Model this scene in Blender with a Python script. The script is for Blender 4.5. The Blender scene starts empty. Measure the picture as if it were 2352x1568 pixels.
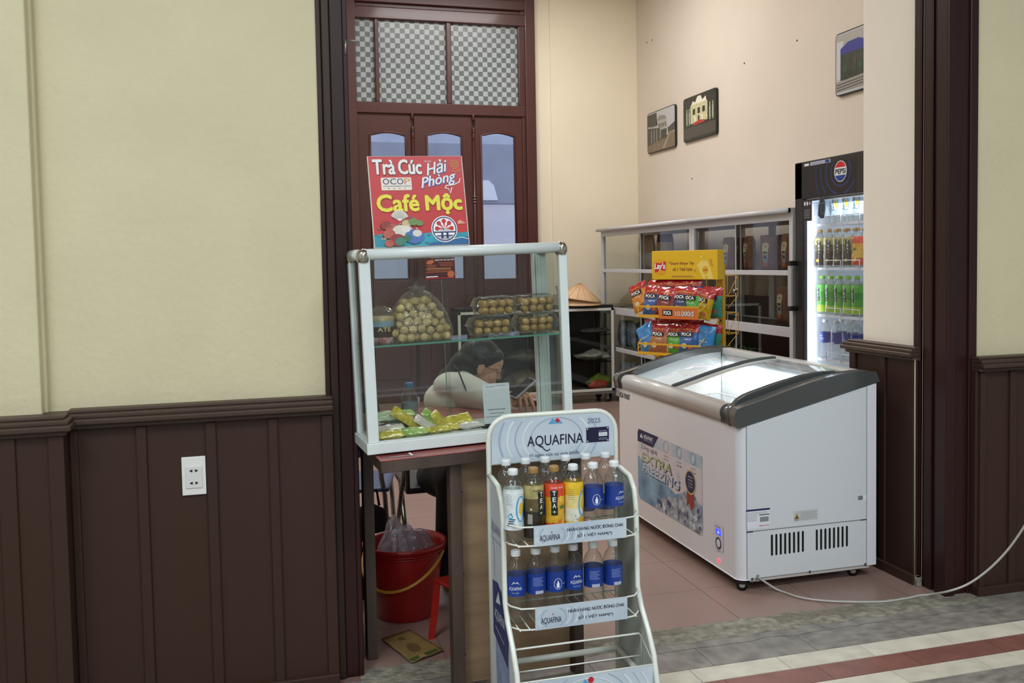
import bpy, math, random
from mathutils import Matrix, Vector, noise
R = math.radians
SC = bpy.context.scene
COL = SC.collection
# ------------------------------------------------------------------ camera
F, CX, CY, H = 2184.76, 1231.95, 715.9, 1.45
YAW, PIT, ROL = R(16.22733846), R(2.99974687), R(0.96277324)
FW = Vector((math.sin(YAW)*math.cos(PIT), math.cos(YAW)*math.cos(PIT), -math.sin(PIT)))
_r = Vector((math.cos(YAW), -math.sin(YAW), 0)); _d = FW.cross(_r)
RT = math.cos(ROL)*_r + math.sin(ROL)*_d
DN = -math.sin(ROL)*_r + math.cos(ROL)*_d
CAMP = Vector((0, 0, H))
cam = bpy.data.objects.new('camera', bpy.data.cameras.new('camera'))
COL.objects.link(cam); SC.camera = cam
cam.matrix_world = Matrix(((RT.x, -DN.x, -FW.x, 0), (RT.y, -DN.y, -FW.y, 0), (RT.z, -DN.z, -FW.z, H), (0, 0, 0, 1)))
cam.data.sensor_width = 36; cam.data.lens = F/2352*36
cam.data.shift_x = -(CX-1176)/2352; cam.data.shift_y = -(784-CY)/2352
cam.data.clip_start = 0.05; cam.data.clip_end = 200
# ------------------------------------------------------------------ world, lamps, exposure
w = bpy.data.worlds.new('world'); SC.world = w; w.use_nodes = True
bg = w.node_tree.nodes['Background']; bg.inputs[0].default_value = (0.84, 0.87, 1.0, 1); bg.inputs[1].default_value = 1.45
def area(name, loc, size, power, col=(1, .97, .92), rot=(0, 0, 0), sy=None):
    l = bpy.data.lights.new(name, 'AREA'); l.energy = power; l.color = col; l.size = size
    if sy: l.shape = 'RECTANGLE'; l.size_y = sy
    o = bpy.data.objects.new(name, l); o.location = loc; o.rotation_euler = rot; COL.objects.link(o); return o
# ceiling tube lamps of the hall (behind and above the camera) and of the shop room
area('hall_lamp', (-1.6, 0.2, 4.3), 1.4, 118, (.90, .96, 1), sy=1.4)
area('hall_lamp', (2.2, -0.4, 4.3), 1.4, 118, (.90, .96, 1), sy=1.4)
area('hall_lamp', (0.6, -3.6, 4.3), 2.4, 118, (.90, .96, 1), sy=1.2)
area('shop_lamp', (0.0, 5.3, 4.5), 1.5, 66, (.96, .97, 1), sy=.5)
area('shop_lamp', (2.6, 5.0, 4.5), 1.2, 12, (.98, .97, 1), sy=.5)
area('shop_lamp', (2.2, 8.0, 4.5), 1.5, 84, (1, .97, .95), sy=.5)
SC.view_settings.view_transform = 'Standard'; SC.view_settings.look = 'None'
SC.view_settings.gamma = 1; SC.view_settings.use_curve_mapping = False
SC.view_settings.exposure = 0.0
SC.cycles.transparent_max_bounces = 40; SC.cycles.max_bounces = 10; SC.cycles.glossy_bounces = 5
SC.cycles.caustics_reflective = False; SC.cycles.caustics_refractive = False
# ------------------------------------------------------------------ pixel to place
def ray(x, y): return FW + RT*((x-CX)/F) + DN*((y-CY)/F)
def onz(x, y, z=0): v = ray(x, y); return CAMP + v*((z-H)/v.z)
def onY(x, y, Y): v = ray(x, y); return CAMP + v*(Y/v.y)
def onX(x, y, X): v = ray(x, y); return CAMP + v*(X/v.x)
# ------------------------------------------------------------------ materials
def lin(c):
    if isinstance(c, str): c = tuple(int(c[i:i+2], 16)/255 for i in (0, 2, 4))
    return tuple(((v+.055)/1.055)**2.4 if v > .04045 else v/12.92 for v in c[:3]) + (1,)
_M = {}
def mat(name, col='808080', rough=.5, metal=0, bump=0, bscale=60, var=0, vscale=8, spec=.5, coat=0, emit=None, es=1, stretch=None, sub=0, col2=None):
    if name in _M: return _M[name]
    m = bpy.data.materials.new(name); m.use_nodes = True; nt = m.node_tree; N = nt.nodes; b = N['Principled BSDF']
    b.inputs['Base Color'].default_value = lin(col); b.inputs['Roughness'].default_value = rough
    b.inputs['Metallic'].default_value = metal; b.inputs['Specular IOR Level'].default_value = spec
    b.inputs['Coat Weight'].default_value = coat; b.inputs['Coat Roughness'].default_value = .12
    if sub: b.inputs['Subsurface Weight'].default_value = sub; b.inputs['Subsurface Scale'].default_value = .01
    if emit: b.inputs['Emission Color'].default_value = lin(emit); b.inputs['Emission Strength'].default_value = es
    if bump or var:
        tc = N.new('ShaderNodeTexCoord'); mp = N.new('ShaderNodeMapping'); nt.links.new(tc.outputs['Object'], mp.inputs[0])
        if stretch: mp.inputs['Scale'].default_value = stretch
    if var:
        n = N.new('ShaderNodeTexNoise'); n.inputs['Scale'].default_value = vscale; n.inputs['Detail'].default_value = 6
        nt.links.new(mp.outputs[0], n.inputs[0])
        r = N.new('ShaderNodeValToRGB'); c = lin(col); r.color_ramp.elements[0].position = .3; r.color_ramp.elements[1].position = .7
        r.color_ramp.elements[0].color = tuple(v*(1-var) for v in c[:3])+(1,)
        r.color_ramp.elements[1].color = lin(col2) if col2 else tuple(min(1, v*(1+var)) for v in c[:3])+(1,)
        nt.links.new(n.outputs[0], r.inputs[0]); nt.links.new(r.outputs[0], b.inputs['Base Color'])
    if bump:
        n = N.new('ShaderNodeTexNoise'); n.inputs['Scale'].default_value = bscale; n.inputs['Detail'].default_value = 5
        nt.links.new(mp.outputs[0], n.inputs[0]); bp = N.new('ShaderNodeBump'); bp.inputs['Strength'].default_value = bump
        bp.inputs['Distance'].default_value = .01; nt.links.new(n.outputs[0], bp.inputs['Height']); nt.links.new(bp.outputs[0], b.inputs['Normal'])
    _M[name] = m; return m
def glass(name, tint='f4f8f5', ior=1.5, rough=.02, edge=None, wave=0, gmix=1.0, haze=0, hcol='e8e6e0'):
    if name in _M: return _M[name]
    m = bpy.data.materials.new(name); m.use_nodes = True; nt = m.node_tree; N = nt.nodes; N.remove(N['Principled BSDF'])
    t = N.new('ShaderNodeBsdfTransparent'); t.inputs[0].default_value = lin(tint)
    if edge:
        lw = N.new('ShaderNodeLayerWeight'); lw.inputs[0].default_value = .45
        mx = N.new('ShaderNodeMix'); mx.data_type = 'RGBA'; mx.inputs[6].default_value = lin(tint); mx.inputs[7].default_value = lin(edge)
        nt.links.new(lw.outputs['Facing'], mx.inputs[0]); nt.links.new(mx.outputs[2], t.inputs[0])
    g = N.new('ShaderNodeBsdfGlossy'); g.inputs['Roughness'].default_value = rough
    lf = N.new('ShaderNodeLayerWeight'); lf.inputs[0].default_value = .5; f0 = ((ior-1)/(ior+1))**2
    pw_ = N.new('ShaderNodeMath'); pw_.operation = 'POWER'; pw_.inputs[1].default_value = 4; nt.links.new(lf.outputs['Facing'], pw_.inputs[0])
    ml = N.new('ShaderNodeMath'); ml.operation = 'MULTIPLY_ADD'; ml.inputs[1].default_value = (1-f0)*.8*min(1, gmix); ml.inputs[2].default_value = f0*gmix; ml.use_clamp = True; nt.links.new(pw_.outputs[0], ml.inputs[0])
    ms = N.new('ShaderNodeMixShader'); nt.links.new(ml.outputs[0], ms.inputs[0]); nt.links.new(t.outputs[0], ms.inputs[1]); nt.links.new(g.outputs[0], ms.inputs[2])
    if wave:
        tc = N.new('ShaderNodeTexCoord'); n = N.new('ShaderNodeTexNoise'); n.inputs['Scale'].default_value = wave; n.inputs['Detail'].default_value = 3
        nt.links.new(tc.outputs['Object'], n.inputs[0]); bp = N.new('ShaderNodeBump'); bp.inputs['Strength'].default_value = .6; bp.inputs['Distance'].default_value = .02
        nt.links.new(n.outputs[0], bp.inputs['Height']); nt.links.new(bp.outputs[0], g.inputs['Normal'])
    out = ms
    if haze:
        df = N.new('ShaderNodeBsdfDiffuse'); df.inputs[0].default_value = lin(hcol); tl = N.new('ShaderNodeBsdfTranslucent'); tl.inputs[0].default_value = lin(hcol)
        m1 = N.new('ShaderNodeMixShader'); m1.inputs[0].default_value = .5; nt.links.new(df.outputs[0], m1.inputs[1]); nt.links.new(tl.outputs[0], m1.inputs[2])
        m2 = N.new('ShaderNodeMixShader'); m2.inputs[0].default_value = haze; nt.links.new(ms.outputs[0], m2.inputs[1]); nt.links.new(m1.outputs[0], m2.inputs[2]); out = m2
    nt.links.new(out.outputs[0], N['Material Output'].inputs[0]); _M[name] = m; return m
# ------------------------------------------------------------------ mesh collector
_TX = {}
def text_mesh(s, bold=0, shear=0):
    k = (s, bold, shear)
    if k not in _TX and any(ch in s for ch in 'Ớớ') and len(s) > 1:
        base = s.replace('Ớ', 'Ó').replace('ớ', 'ó'); vs, fs, bb_ = text_mesh(base, 0, shear); vs = list(vs); fs = list(fs)
        for i, ch in enumerate(s):
            if ch in 'Ớớ':   # add the horn of the letter as its own little shape
                x1 = text_mesh(base[:i]+('O' if ch == 'Ớ' else 'o'))[2][2]; h = text_mesh('O' if ch == 'Ớ' else 'o')[2][3]; n = len(vs); q = h*.14
                vs += [(x1-q*.9, h*.80), (x1-q*.2, h*.86), (x1+q*.1, h*1.04), (x1+q*.9, h*1.04), (x1+q*.5, h*.80), (x1-q*.3, h*.66)]; fs.append(tuple(range(n, n+6)))
        _TX[k] = (vs, fs, bb_)
    if k not in _TX:
        c = bpy.data.curves.new('lettering', 'FONT'); c.body = s; c.offset = bold; c.shear = shear; c.resolution_u = 3
        o = bpy.data.objects.new('lettering', c); COL.objects.link(o); bpy.context.view_layer.update()
        me = bpy.data.meshes.new_from_object(o.evaluated_get(bpy.context.evaluated_depsgraph_get()))
        vs = [(v.co.x, v.co.y) for v in me.vertices]; fs = [tuple(p.vertices) for p in me.polygons]
        bpy.data.objects.remove(o); bpy.data.curves.remove(c); bpy.data.meshes.remove(me)
        if vs:
            x0 = min(v[0] for v in vs); x1 = max(v[0] for v in vs); y0 = min(v[1] for v in vs); y1 = max(v[1] for v in vs)
        else: x0 = y0 = 0; x1 = y1 = 1
        _TX[k] = (vs, fs, (x0, y0, x1, y1))
    return _TX[k]
class MB:
    def __init__(s, T=None): s.v = []; s.f = []; s.m = []; s.sm = []; s.mats = []; s.T = T or Matrix(); s.W = None; s.L = 0.0006
    def mi(s, m):
        if m not in s.mats: s.mats.append(m)
        return s.mats.index(m)
    def add(s, vs, fs, m, smooth=False):
        b = len(s.v); i = s.mi(m)
        for p in vs: s.v.append(s.T @ Vector(p))
        for f in fs: s.f.append(tuple(b+k for k in f)); s.m.append(i); s.sm.append(smooth)
        return s
    def box(s, c, d, m, rz=0, rx=0, ry=0):
        X, Y, Z = d[0]/2, d[1]/2, d[2]/2
        q = Matrix.Translation(c) @ Matrix.Rotation(rz, 4, 'Z') @ Matrix.Rotation(ry, 4, 'Y') @ Matrix.Rotation(rx, 4, 'X')
        vs = [q @ Vector((a*X, b_*Y, c_*Z)) for c_ in (-1, 1) for b_ in (-1, 1) for a in (-1, 1)]
        return s.add(vs, [(0, 2, 3, 1), (4, 5, 7, 6), (0, 1, 5, 4), (2, 6, 7, 3), (0, 4, 6, 2), (1, 3, 7, 5)], m)
    def bb(s, a, b, m): return s.box([(a[i]+b[i])/2 for i in range(3)], [abs(b[i]-a[i]) for i in range(3)], m)
    def tube(s, pts, r, m, n=8, closed=False, caps=True):
        P = [Vector(p) for p in pts]; k = len(P); rs = r if isinstance(r, (list, tuple)) else [r]*k
        vs = []; up = None
        for i in range(k):
            a = P[(i-1) % k] if (i or closed) else P[0]; b = P[(i+1) % k] if (i < k-1 or closed) else P[-1]
            t = (b-a).normalized()
            if up is None: up = Vector((0, 0, 1)) if abs(t.z) < .9 else Vector((1, 0, 0))
            u = t.cross(up)
            if u.length < 1e-4: u = t.cross(Vector((.3, .8, .1)))
            u.normalize(); w_ = u.cross(t); up = w_
            for j in range(n): an = 2*math.pi*j/n; vs.append(P[i]+u*math.cos(an)*rs[i]+w_*math.sin(an)*rs[i])
        fs = []
        for i in range(k if closed else k-1):
            for j in range(n): fs.append((i*n+j, i*n+(j+1) % n, ((i+1) % k)*n+(j+1) % n, ((i+1) % k)*n+j))
        if caps and not closed: fs.append(tuple(range(n-1, -1, -1))); fs.append(tuple((k-1)*n+j for j in range(n)))
        return s.add(vs, fs, m, True)
    def cyl(s, a, b, r, m, n=16, r2=None): return s.tube([a, b], [r, r2 if r2 is not None else r], m, n)
    def lathe(s, prof, m, n=20, c=(0, 0, 0), sx=1, sy=1, cap0=True, cap1=True, smooth=True):
        vs = []; fs = []; k = len(prof)
        for (r, z) in prof:
            for j in range(n): a = 2*math.pi*j/n; vs.append((c[0]+r*math.cos(a)*sx, c[1]+r*math.sin(a)*sy, c[2]+z))
        for i in range(k-1):
            for j in range(n): fs.append((i*n+j, i*n+(j+1) % n, (i+1)*n+(j+1) % n, (i+1)*n+j))
        if cap0: fs.append(tuple(range(n-1, -1, -1)))
        if cap1: fs.append(tuple((k-1)*n+j for j in range(n)))
        return s.add(vs, fs, m, smooth)
    def prism(s, poly, y0, y1, m, axis='y', smooth=False):
        k = len(poly); f = {'y': lambda p, t: (p[0], t, p[1]), 'z': lambda p, t: (p[0], p[1], t), 'x': lambda p, t: (t, p[0], p[1])}[axis]
        vs = [f(p, y0) for p in poly]+[f(p, y1) for p in poly]
        fs = [tuple(range(k)), tuple(range(2*k-1, k-1, -1))]+[(i, (i+1) % k, k+(i+1) % k, k+i) for i in range(k)]
        return s.add(vs, fs, m, smooth)
    def grid(s, fn, nu, nv, m, smooth=True, closeu=False):
        vs = [fn(i/(nu if closeu else nu-1), j/(nv-1)) for j in range(nv) for i in range(nu)]
        fs = [(j*nu+i, j*nu+(i+1) % nu, (j+1)*nu+(i+1) % nu, (j+1)*nu+i) for j in range(nv-1) for i in range(nu if closeu else nu-1)]
        return s.add(vs, fs, m, smooth)
    # flat print in local XZ, facing -Y; layer lifts it; s.W can wrap it on a curved face
    def _p(s, x, z, l): return s.W(x, z, l*s.L) if s.W else (x, -l*s.L, z)
    def poly(s, pts, m, l=1): return s.add([s._p(x, z, l) for x, z in pts], [tuple(range(len(pts)))], m)
    def rect(s, x0, z0, x1, z1, m, l=1, r=0):
        if s.W and not r:
            n = max(1, int(abs(x1-x0)/.004)); d = (x1-x0)/n
            for i in range(n): s.poly([(x0+i*d, z0), (x0+(i+1)*d, z0), (x0+(i+1)*d, z1), (x0+i*d, z1)], m, l)
            return s
        if not r: return s.poly([(x0, z0), (x1, z0), (x1, z1), (x0, z1)], m, l)
        pts = []
        for cx, cz, a0 in ((x1-r, z0+r, -90), (x1-r, z1-r, 0), (x0+r, z1-r, 90), (x0+r, z0+r, 180)):
            for k in range(7): a = R(a0+15*k); pts.append((cx+r*math.cos(a), cz+r*math.sin(a)))
        return s.poly(pts, m, l)
    def disc(s, x, z, r, m, l=1, rz=None, n=24, a0=0, a1=360):
        rz = rz or r; full = a1-a0 >= 360
        if s.W and r > .004 and full:
            vs = []; q = 3
            for j in range(1, q+1): vs += [s._p(x+r*j/q*math.cos(R(a0+360*k/n)), z+rz*j/q*math.sin(R(a0+360*k/n)), l) for k in range(n)]
            fs = [tuple(range(n))]+[(j*n+k, j*n+(k+1) % n, (j+1)*n+(k+1) % n, (j+1)*n+k) for j in range(q-1) for k in range(n)]
            return s.add(vs, fs, m)
        return s.poly([(x+r*math.cos(R(a0+(a1-a0)*k/(n if full else n-1))), z+rz*math.sin(R(a0+(a1-a0)*k/(n if full else n-1)))) for k in range(n)], m, l)
    def ring(s, x, z, r, w_, m, l=1, rz=None, n=28, a0=0, a1=360):
        rz = rz or r; vs = []
        for k in range(n+1):
            a = R(a0+(a1-a0)*k/n)
            vs += [s._p(x+r*math.cos(a), z+rz*math.sin(a), l), s._p(x+(r-w_)*math.cos(a), z+(rz-w_)*math.sin(a), l)]
        return s.add(vs, [(2*k, 2*k+2, 2*k+3, 2*k+1) for k in range(n)], m)
    def stroke(s, pts, w_, m, l=1):
        vs = []; k = len(pts)
        for i, p in enumerate(pts):
            a = Vector(pts[max(0, i-1)]); b = Vector(pts[min(k-1, i+1)]); t = (b-a).normalized(); n = Vector((-t.y, t.x))*w_/2*(w_ and 1)
            vs += [s._p(p[0]+n.x, p[1]+n.y, l), s._p(p[0]-n.x, p[1]-n.y, l)]
        return s.add(vs, [(2*i, 2*i+1, 2*i+3, 2*i+2) for i in range(k-1)], m)
    def text(s, t, cx, cz, wd, ht, m, l=2, bold=0, shear=0, rot=0):
        vs, fs, (x0, y0, x1, y1) = text_mesh(t, 0, shear)
        e = bold*(ht or wd*(y1-y0)/max(1e-6, x1-x0)); n_ = 1 if bold < .004 else (3 if bold < .03 else 9)
        wd = wd-2*e if wd > 4*e else wd; sx = wd/max(1e-6, x1-x0); sz = (ht-2*e*.6)/max(1e-6, y1-y0) if ht else sx
        c, sn = math.cos(rot), math.sin(rot)
        for q in range(n_):
            dx, dz = ((0, 0) if q == 0 else ((-e, 0), (e, 0))[q-1]) if n_ < 9 else ((0, 0) if q == 0 else (e*math.cos(q*.785), e*math.sin(q*.785)))
            out = []
            for x, y in vs:
                a = (x-(x0+x1)/2)*sx; b = (y-(y0+y1)/2)*sz; out.append(s._p(cx+a*c-b*sn+dx, cz+a*sn+b*c+dz, l+q*.02))
            s.add(out, fs, m)
        return s
    def build(s, name, parent=None, bevel=0, solid=0, sub=0, segs=2):
        me = bpy.data.meshes.new(name); me.from_pydata([tuple(v) for v in s.v], [], s.f)
        for m in s.mats: me.materials.append(m)
        me.polygons.foreach_set('material_index', s.m); me.polygons.foreach_set('use_smooth', s.sm); me.update()
        o = bpy.data.objects.new(name, me); COL.objects.link(o)
        if parent: o.parent = parent
        if solid: q = o.modifiers.new('solid', 'SOLIDIFY'); q.thickness = solid
        if bevel: q = o.modifiers.new('bevel', 'BEVEL'); q.width = bevel; q.segments = segs; q.limit_method = 'ANGLE'; q.angle_limit = R(40)
        if sub: q = o.modifiers.new('sub', 'SUBSURF'); q.levels = sub; q.render_levels = sub
        return o
def tag(o, label=None, cat=None, group=None, kind=None):
    if label: o['label'] = label
    if cat: o['category'] = cat
    if group: o['group'] = group
    if kind: o['kind'] = kind
    return o
def thing(name, loc, label, cat, group=None, rz=0, rot=None):
    o = bpy.data.objects.new(name, None); COL.objects.link(o); o.location = loc; o.rotation_euler = rot or (0, 0, rz); o.empty_display_size = .05
    return tag(o, label, cat, group)
def struct(o): o['kind'] = 'structure'; return o
def dup(root, loc=None, rz=None, label=None, group=None, name=None, rot=None, swap=None):
    r_ = root.copy(); COL.objects.link(r_)
    if name: r_.name = name
    if loc is not None: r_.location = loc
    if rz is not None: r_.rotation_euler = (0, 0, rz)
    if rot is not None: r_.rotation_euler = rot
    if label: r_['label'] = label
    if group: r_['group'] = group
    def rec(a, b):
        for ch in [o for o in a.children]:
            c = ch.copy(); COL.objects.link(c); c.parent = b
            rec(ch, c)
    rec(root, r_)
    return r_
def T(x=0, y=0, z=0, rz=0, rx=0, ry=0): return Matrix.Translation((x, y, z)) @ Matrix.Rotation(rz, 4, 'Z') @ Matrix.Rotation(rx, 4, 'X') @ Matrix.Rotation(ry, 4, 'Y')
RX = math.pi/2
random.seed(7)
# ================================================================== ROOM SHELL
m_hall = mat('hall_wall_paint', 'd6cdab', .75, bump=.25, bscale=45, var=.035, vscale=3, spec=.2)
m_in = mat('shop_wall_paint', 'd8cdbf', .8, bump=.15, bscale=40, var=.02, vscale=2, spec=.2)
m_inb = mat('back_wall_paint', 'efe5cf', .8, bump=.15, bscale=40, var=.02, vscale=2, spec=.2)
m_wood = mat('brown_panel_paint', '3f2b20', .5, spec=.3, bump=.12, bscale=30, var=.14, vscale=5, stretch=(1, 1, .25), col2='3d2822')
m_rail = mat('brown_rail_paint', '46342b', .45, spec=.35, bump=.1, bscale=40, var=.08, vscale=9)
m_fr = mat('maroon_frame_paint', '2b1110', .4, spec=.35, bump=.1, bscale=25, var=.15, vscale=4, stretch=(1, 1, .3))
m_fr2 = mat('brown_frame_paint', '32211a', .4, spec=.35, bump=.12, bscale=25, var=.12, vscale=6, stretch=(1, 1, .3))
m_dr = mat('red_brown_door_paint', '4c2523', .4, bump=.05, bscale=20, var=.06, vscale=5, coat=.15)
YW, XL, XR = 3.35, .316, 2.755
# front wall, left of the opening, with its pilaster step at the far left
b = MB(); b.bb((-3.2, YW, 0), (.212, 3.93, 4.6), m_hall); b.bb((-3.2, 3.28, 0), (-.665, YW, 4.6), m_hall); b.bb((-.72, 3.315, 0), (-.655, YW, 4.6), m_hall)
struct(b.build('wall_front_left', bevel=.006))
b = MB(); b.bb((2.90, YW, 0), (5.6, 3.93, 4.6), m_hall); struct(b.build('wall_front_right', bevel=.006))
b = MB(); b.bb((2.77, 3.40, 0), (2.905, 3.93, 4.6), mat('return_wall_paint', 'efe5d6', .8, bump=.06, bscale=40, var=.02, vscale=2, spec=.2)); struct(b.build('wall_opening_return', bevel=.01))
b = MB(); b.bb((.212, YW, 3.2), (2.77, 3.93, 4.6), m_hall); struct(b.build('wall_lintel'))
XI, YB = 4.1, 9.96
b = MB(); b.bb((XI, 3.93, 0), (XI+.2, YB+.2, 4.8), m_in); struct(b.build('wall_right'))
# back wall around the tall door
DX0, DX1, DZ = onY(822, 300, YB).x-.12, onY(1226, 280, YB).x, 4.75
b = MB(); b.bb((DX1, YB, 0), (XI, YB+.2, 4.8), m_inb); b.bb((-1.2, YB, 0), (DX0, YB+.2, 4.8), m_inb)
b.bb((DX1+.19, YB-.02, 0), (XI, YB, 4.8), m_inb)
struct(b.build('wall_back'))
b = MB(); b.bb((-1.4, 3.93, 0), (-1.2, YB+.2, 4.8), m_inb); struct(b.build('wall_left'))
b = MB(); b.bb((-1.4, 3.35, 4.6), (XI+.2, YB+.2, 4.9), mat('ceiling_paint', 'd8d4c8', .8)); struct(b.build('ceiling'))
m_hn = mat('hall_far_paint', 'c9cacb', .8)
b = MB(); b.bb((-3.4, -4.4, 0), (-3.2, 3.93, 4.7), m_hn); struct(b.build('wall_hall_left'))
b = MB(); b.bb((5.6, -4.4, 0), (5.8, 3.93, 4.7), m_hn); struct(b.build('wall_hall_right'))
b = MB(); b.bb((-3.4, -4.4, 0), (5.8, -4.2, 4.7), m_hn); struct(b.build('wall_hall_back'))
b = MB(); b.bb((-3.4, -4.4, 4.6), (5.8, 3.93, 4.8), m_hn); struct(b.build('ceiling_hall'))
# ---------------------------------------------------------------- floors
def tile_mat(name, col, var, vs, rough, joint=None, **k): return mat(name, col, rough, var=var, vscale=vs, bump=.08, bscale=60, **k)
m_t = mat('terracotta_tile', '967b71', .32, var=.06, vscale=3, bump=.02, bscale=10, spec=.5)
m_tj = mat('terracotta_joint', '7c5f56', .7)
b = MB(); b.bb((-1.4, 3.3, -.1), (XI+.2, YB+.2, -.003), m_tj)
TS = .4
xx = -1.38
while xx < XI+.2:
    yy = 3.36
    while yy < YB+.1:
        b.bb((xx+.0012, yy+.0012, -.003), (xx+TS-.0012, yy+TS-.0012, 0), m_t); yy += TS
    xx += TS
struct(b.build('floor'))
m_g = mat('grey_marble_tile', '847f78', .4, var=.34, vscale=15, bump=.12, bscale=30, col2='99938a', stretch=(1, 1.8, 1))
m_g2 = mat('grey_marble_tile_dark', '7d7973', .4, var=.32, vscale=11, bump=.12, bscale=30, col2='958f86', stretch=(1.5, 1, 1))
m_c = mat('cream_marble_tile', 'cbc5b4', .35, var=.13, vscale=13, bump=.02, bscale=20)
m_c2 = mat('cream_marble_tile_light', 'd2ccbb', .35, var=.11, vscale=10, bump=.02, bscale=20)
m_r = mat('red_marble_tile', '875a50', .35, var=.16, vscale=14, bump=.02, bscale=20)
m_r2 = mat('red_marble_tile_dark', '7e544b', .35, var=.16, vscale=18, bump=.02, bscale=20)
m_j = mat('dark_joint', '6b655c', .8)
m_ce = mat('rough_cement', '7f7b6e', .85, var=.3, vscale=24, bump=1, bscale=60, col2='a39e8c')
m_cb = mat('broken_cement', '7c7567', .85, var=.25, vscale=35, bump=.9, bscale=45)
b = MB(); b.bb((-3.2, -4, -.1), (5.6, 3.37, -.004), m_j)
rows = [(3.022, 3.30, .42, (m_g, m_g2), .10), (2.912, 3.020, .345, (m_c, m_c2), .135), (2.793, 2.910, .36, (m_r, m_r2), .02), (2.69, 2.791, .345, (m_c2, m_c), .11), (2.30, 2.688, .42, (m_g, m_g2), .2),
        (1.9, 2.298, .42, (m_g2, m_g), 0), (1.5, 1.898, .42, (m_c, m_c2), 0), (-4, 1.498, 1.0, (m_g, m_g2), 0)]
for (y0, y1, L, ms, off) in rows:
    k = 0; x = -3.2+off
    while x < 5.5:
        b.bb((x+.001, y0+.001, -.004), (x+L-.001, y1-.001, 0), ms[(k*7//3) % 2]); x += L; k += 1
# rough strip of cement where the two floors meet, with a broken edge
def edge(y, amp, seed, n=190):
    return [(-.2+i*.03*.98, y+amp*(noise.noise((i*.31, seed, 0))+.5*noise.noise((i*1.1, seed, 3)))) for i in range(n)]
def strip(y0, y1, a0, a1, s0, s1, z, m, xa, xb, n=60):
    v = []; 
    for i in range(n):
        x = xa+(xb-xa)*i/(n-1); v += [(x, y0+a0*(noise.noise((x*9, s0, 0))+.5*noise.noise((x*31, s0, 3))), z), (x, y1+a1*(noise.noise((x*9, s1, 0))+.5*noise.noise((x*31, s1, 3))), z)]
    b.add(v, [(2*i, 2*i+2, 2*i+3, 2*i+1) for i in range(n-1)], m)
strip(3.235, 3.385, .03, .012, 1, 5, .0015, m_ce, .3, 2.9)
strip(3.18, 3.24, .02, .03, 11, 1, .001, m_g2, 1.0, 2.9)
strip(3.335, 3.375, .03, .01, 8, 5, .0022, m_cb, .95, 1.55, 30)
strip(3.30, 3.365, .03, .01, 18, 5, .0022, m_cb, 1.95, 2.35, 30)
b.bb((.7, 3.24, .0), (.86, 3.36, .002), mat('chipped_plaster', 'b0a595', .85, var=.1, bump=.5)); b.bb((1.0, 3.24, .0), (1.1, 3.34, .002), _M['chipped_plaster'])
struct(b.build('floor_hall'))
# ---------------------------------------------------------------- opening frame
def frame_profile(b, x0, x1, yf, mats):
    n = len(mats); 
    for i, (a, c, dy, m) in enumerate(mats): b.bb((x0+(x1-x0)*a, yf-dy, 0), (x0+(x1-x0)*c, 3.5, 3.3), m)
b = MB(); frame_profile(b, .21, XL, YW, [(0, .18, .0, m_fr2), (.18, .42, .018, m_fr2), (.42, .86, .008, m_fr), (.84, 1, .014, m_fr)])
b.bb((.27, 3.5, 0), (XL, 3.93, 3.3), m_fr)
dl = b.build('door_1', bevel=.004); struct(dl)
k = MB(); k.tube([onY(794, 94, 3.33), onY(824, 94, 3.30)], .003, mat('grey_steel', '9a9a98', .35, .8)); k.tube([onY(794, 92, 3.33), onY(793, 125, 3.335)], .004, _M['grey_steel']); k.build('hook', dl)
b = MB()
for (y0, y1, x0) in ((3.40, 3.425, XR+.012), (3.425, 3.475, XR), (3.475, 3.50, XR+.014), (3.50, 3.545, XR+.002)):
    b.bb((x0, y0, 0), (2.80, y1, 3.3), m_fr)
b.bb((XR+.045, YW-.006, 0), (2.875, 3.4, 3.3), m_fr); b.bb((XR, YW-.02, 0), (XR+.05, 3.4, 3.3), m_fr); b.bb((2.87, YW-.016, 0), (2.912, 3.4, 3.3), m_fr)
struct(b.build('door_2', bevel=.005))
b = MB(); b.bb((.21, YW-.01, 3.2), (2.91, 3.5, 3.32), m_fr); struct(b.build('door_3', bevel=.004))
# ---------------------------------------------------------------- panelling with rails
def wains(name, x0, x1, yf, battens, rail0=None, base=True, zt=1.0):
    b = MB(); b.bb((x0, yf+.012, 0), (x1, YW+.01, zt-.05), m_wood)
    for (a, c) in battens: b.bb((a, yf, .0), (c, yf+.015, zt-.06), m_wood)
    if base: b.bb((x0, yf-.012, 0), (x1, yf+.012, .04), m_wood)
    o = b.build(name, bevel=.004); struct(o)
    r = MB()
    for (dy, z0, z1) in ((.014, zt-.058, zt-.04), (.034, zt-.042, zt-.022), (.026, zt-.024, zt-.006), (.008, zt-.008, zt+.004)):
        r.bb((x0 if rail0 is None else rail0, yf-dy, z0), (x1+.002, YW+.005, z1), m_rail)
    r.build('rail', o, bevel=.006, segs=3)
    return o
fx = lambda px, Y=3.30: onY(px, 1100, Y).x
wains('trim_1', fx(160), .228, 3.298, [(fx(162), fx(182)), (fx(315), fx(340)), (fx(475), fx(500)), (fx(619), fx(642)), (fx(742), .228)])
b = MB(); b.bb((-3.2, 3.22, 0), (fx(150, 3.22), 3.30, .95), m_wood)
for a, c in ((-.80+.02, -.80+.07), (-1.2, -1.15)): b.bb((a, 3.21, 0), (c, 3.225, .94), m_wood)
b.bb((fx(112, 3.21), 3.21, 0), (fx(150, 3.21), 3.25, .94), m_wood)
o = struct(b.build('trim_2', bevel=.004))
r = MB()
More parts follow.
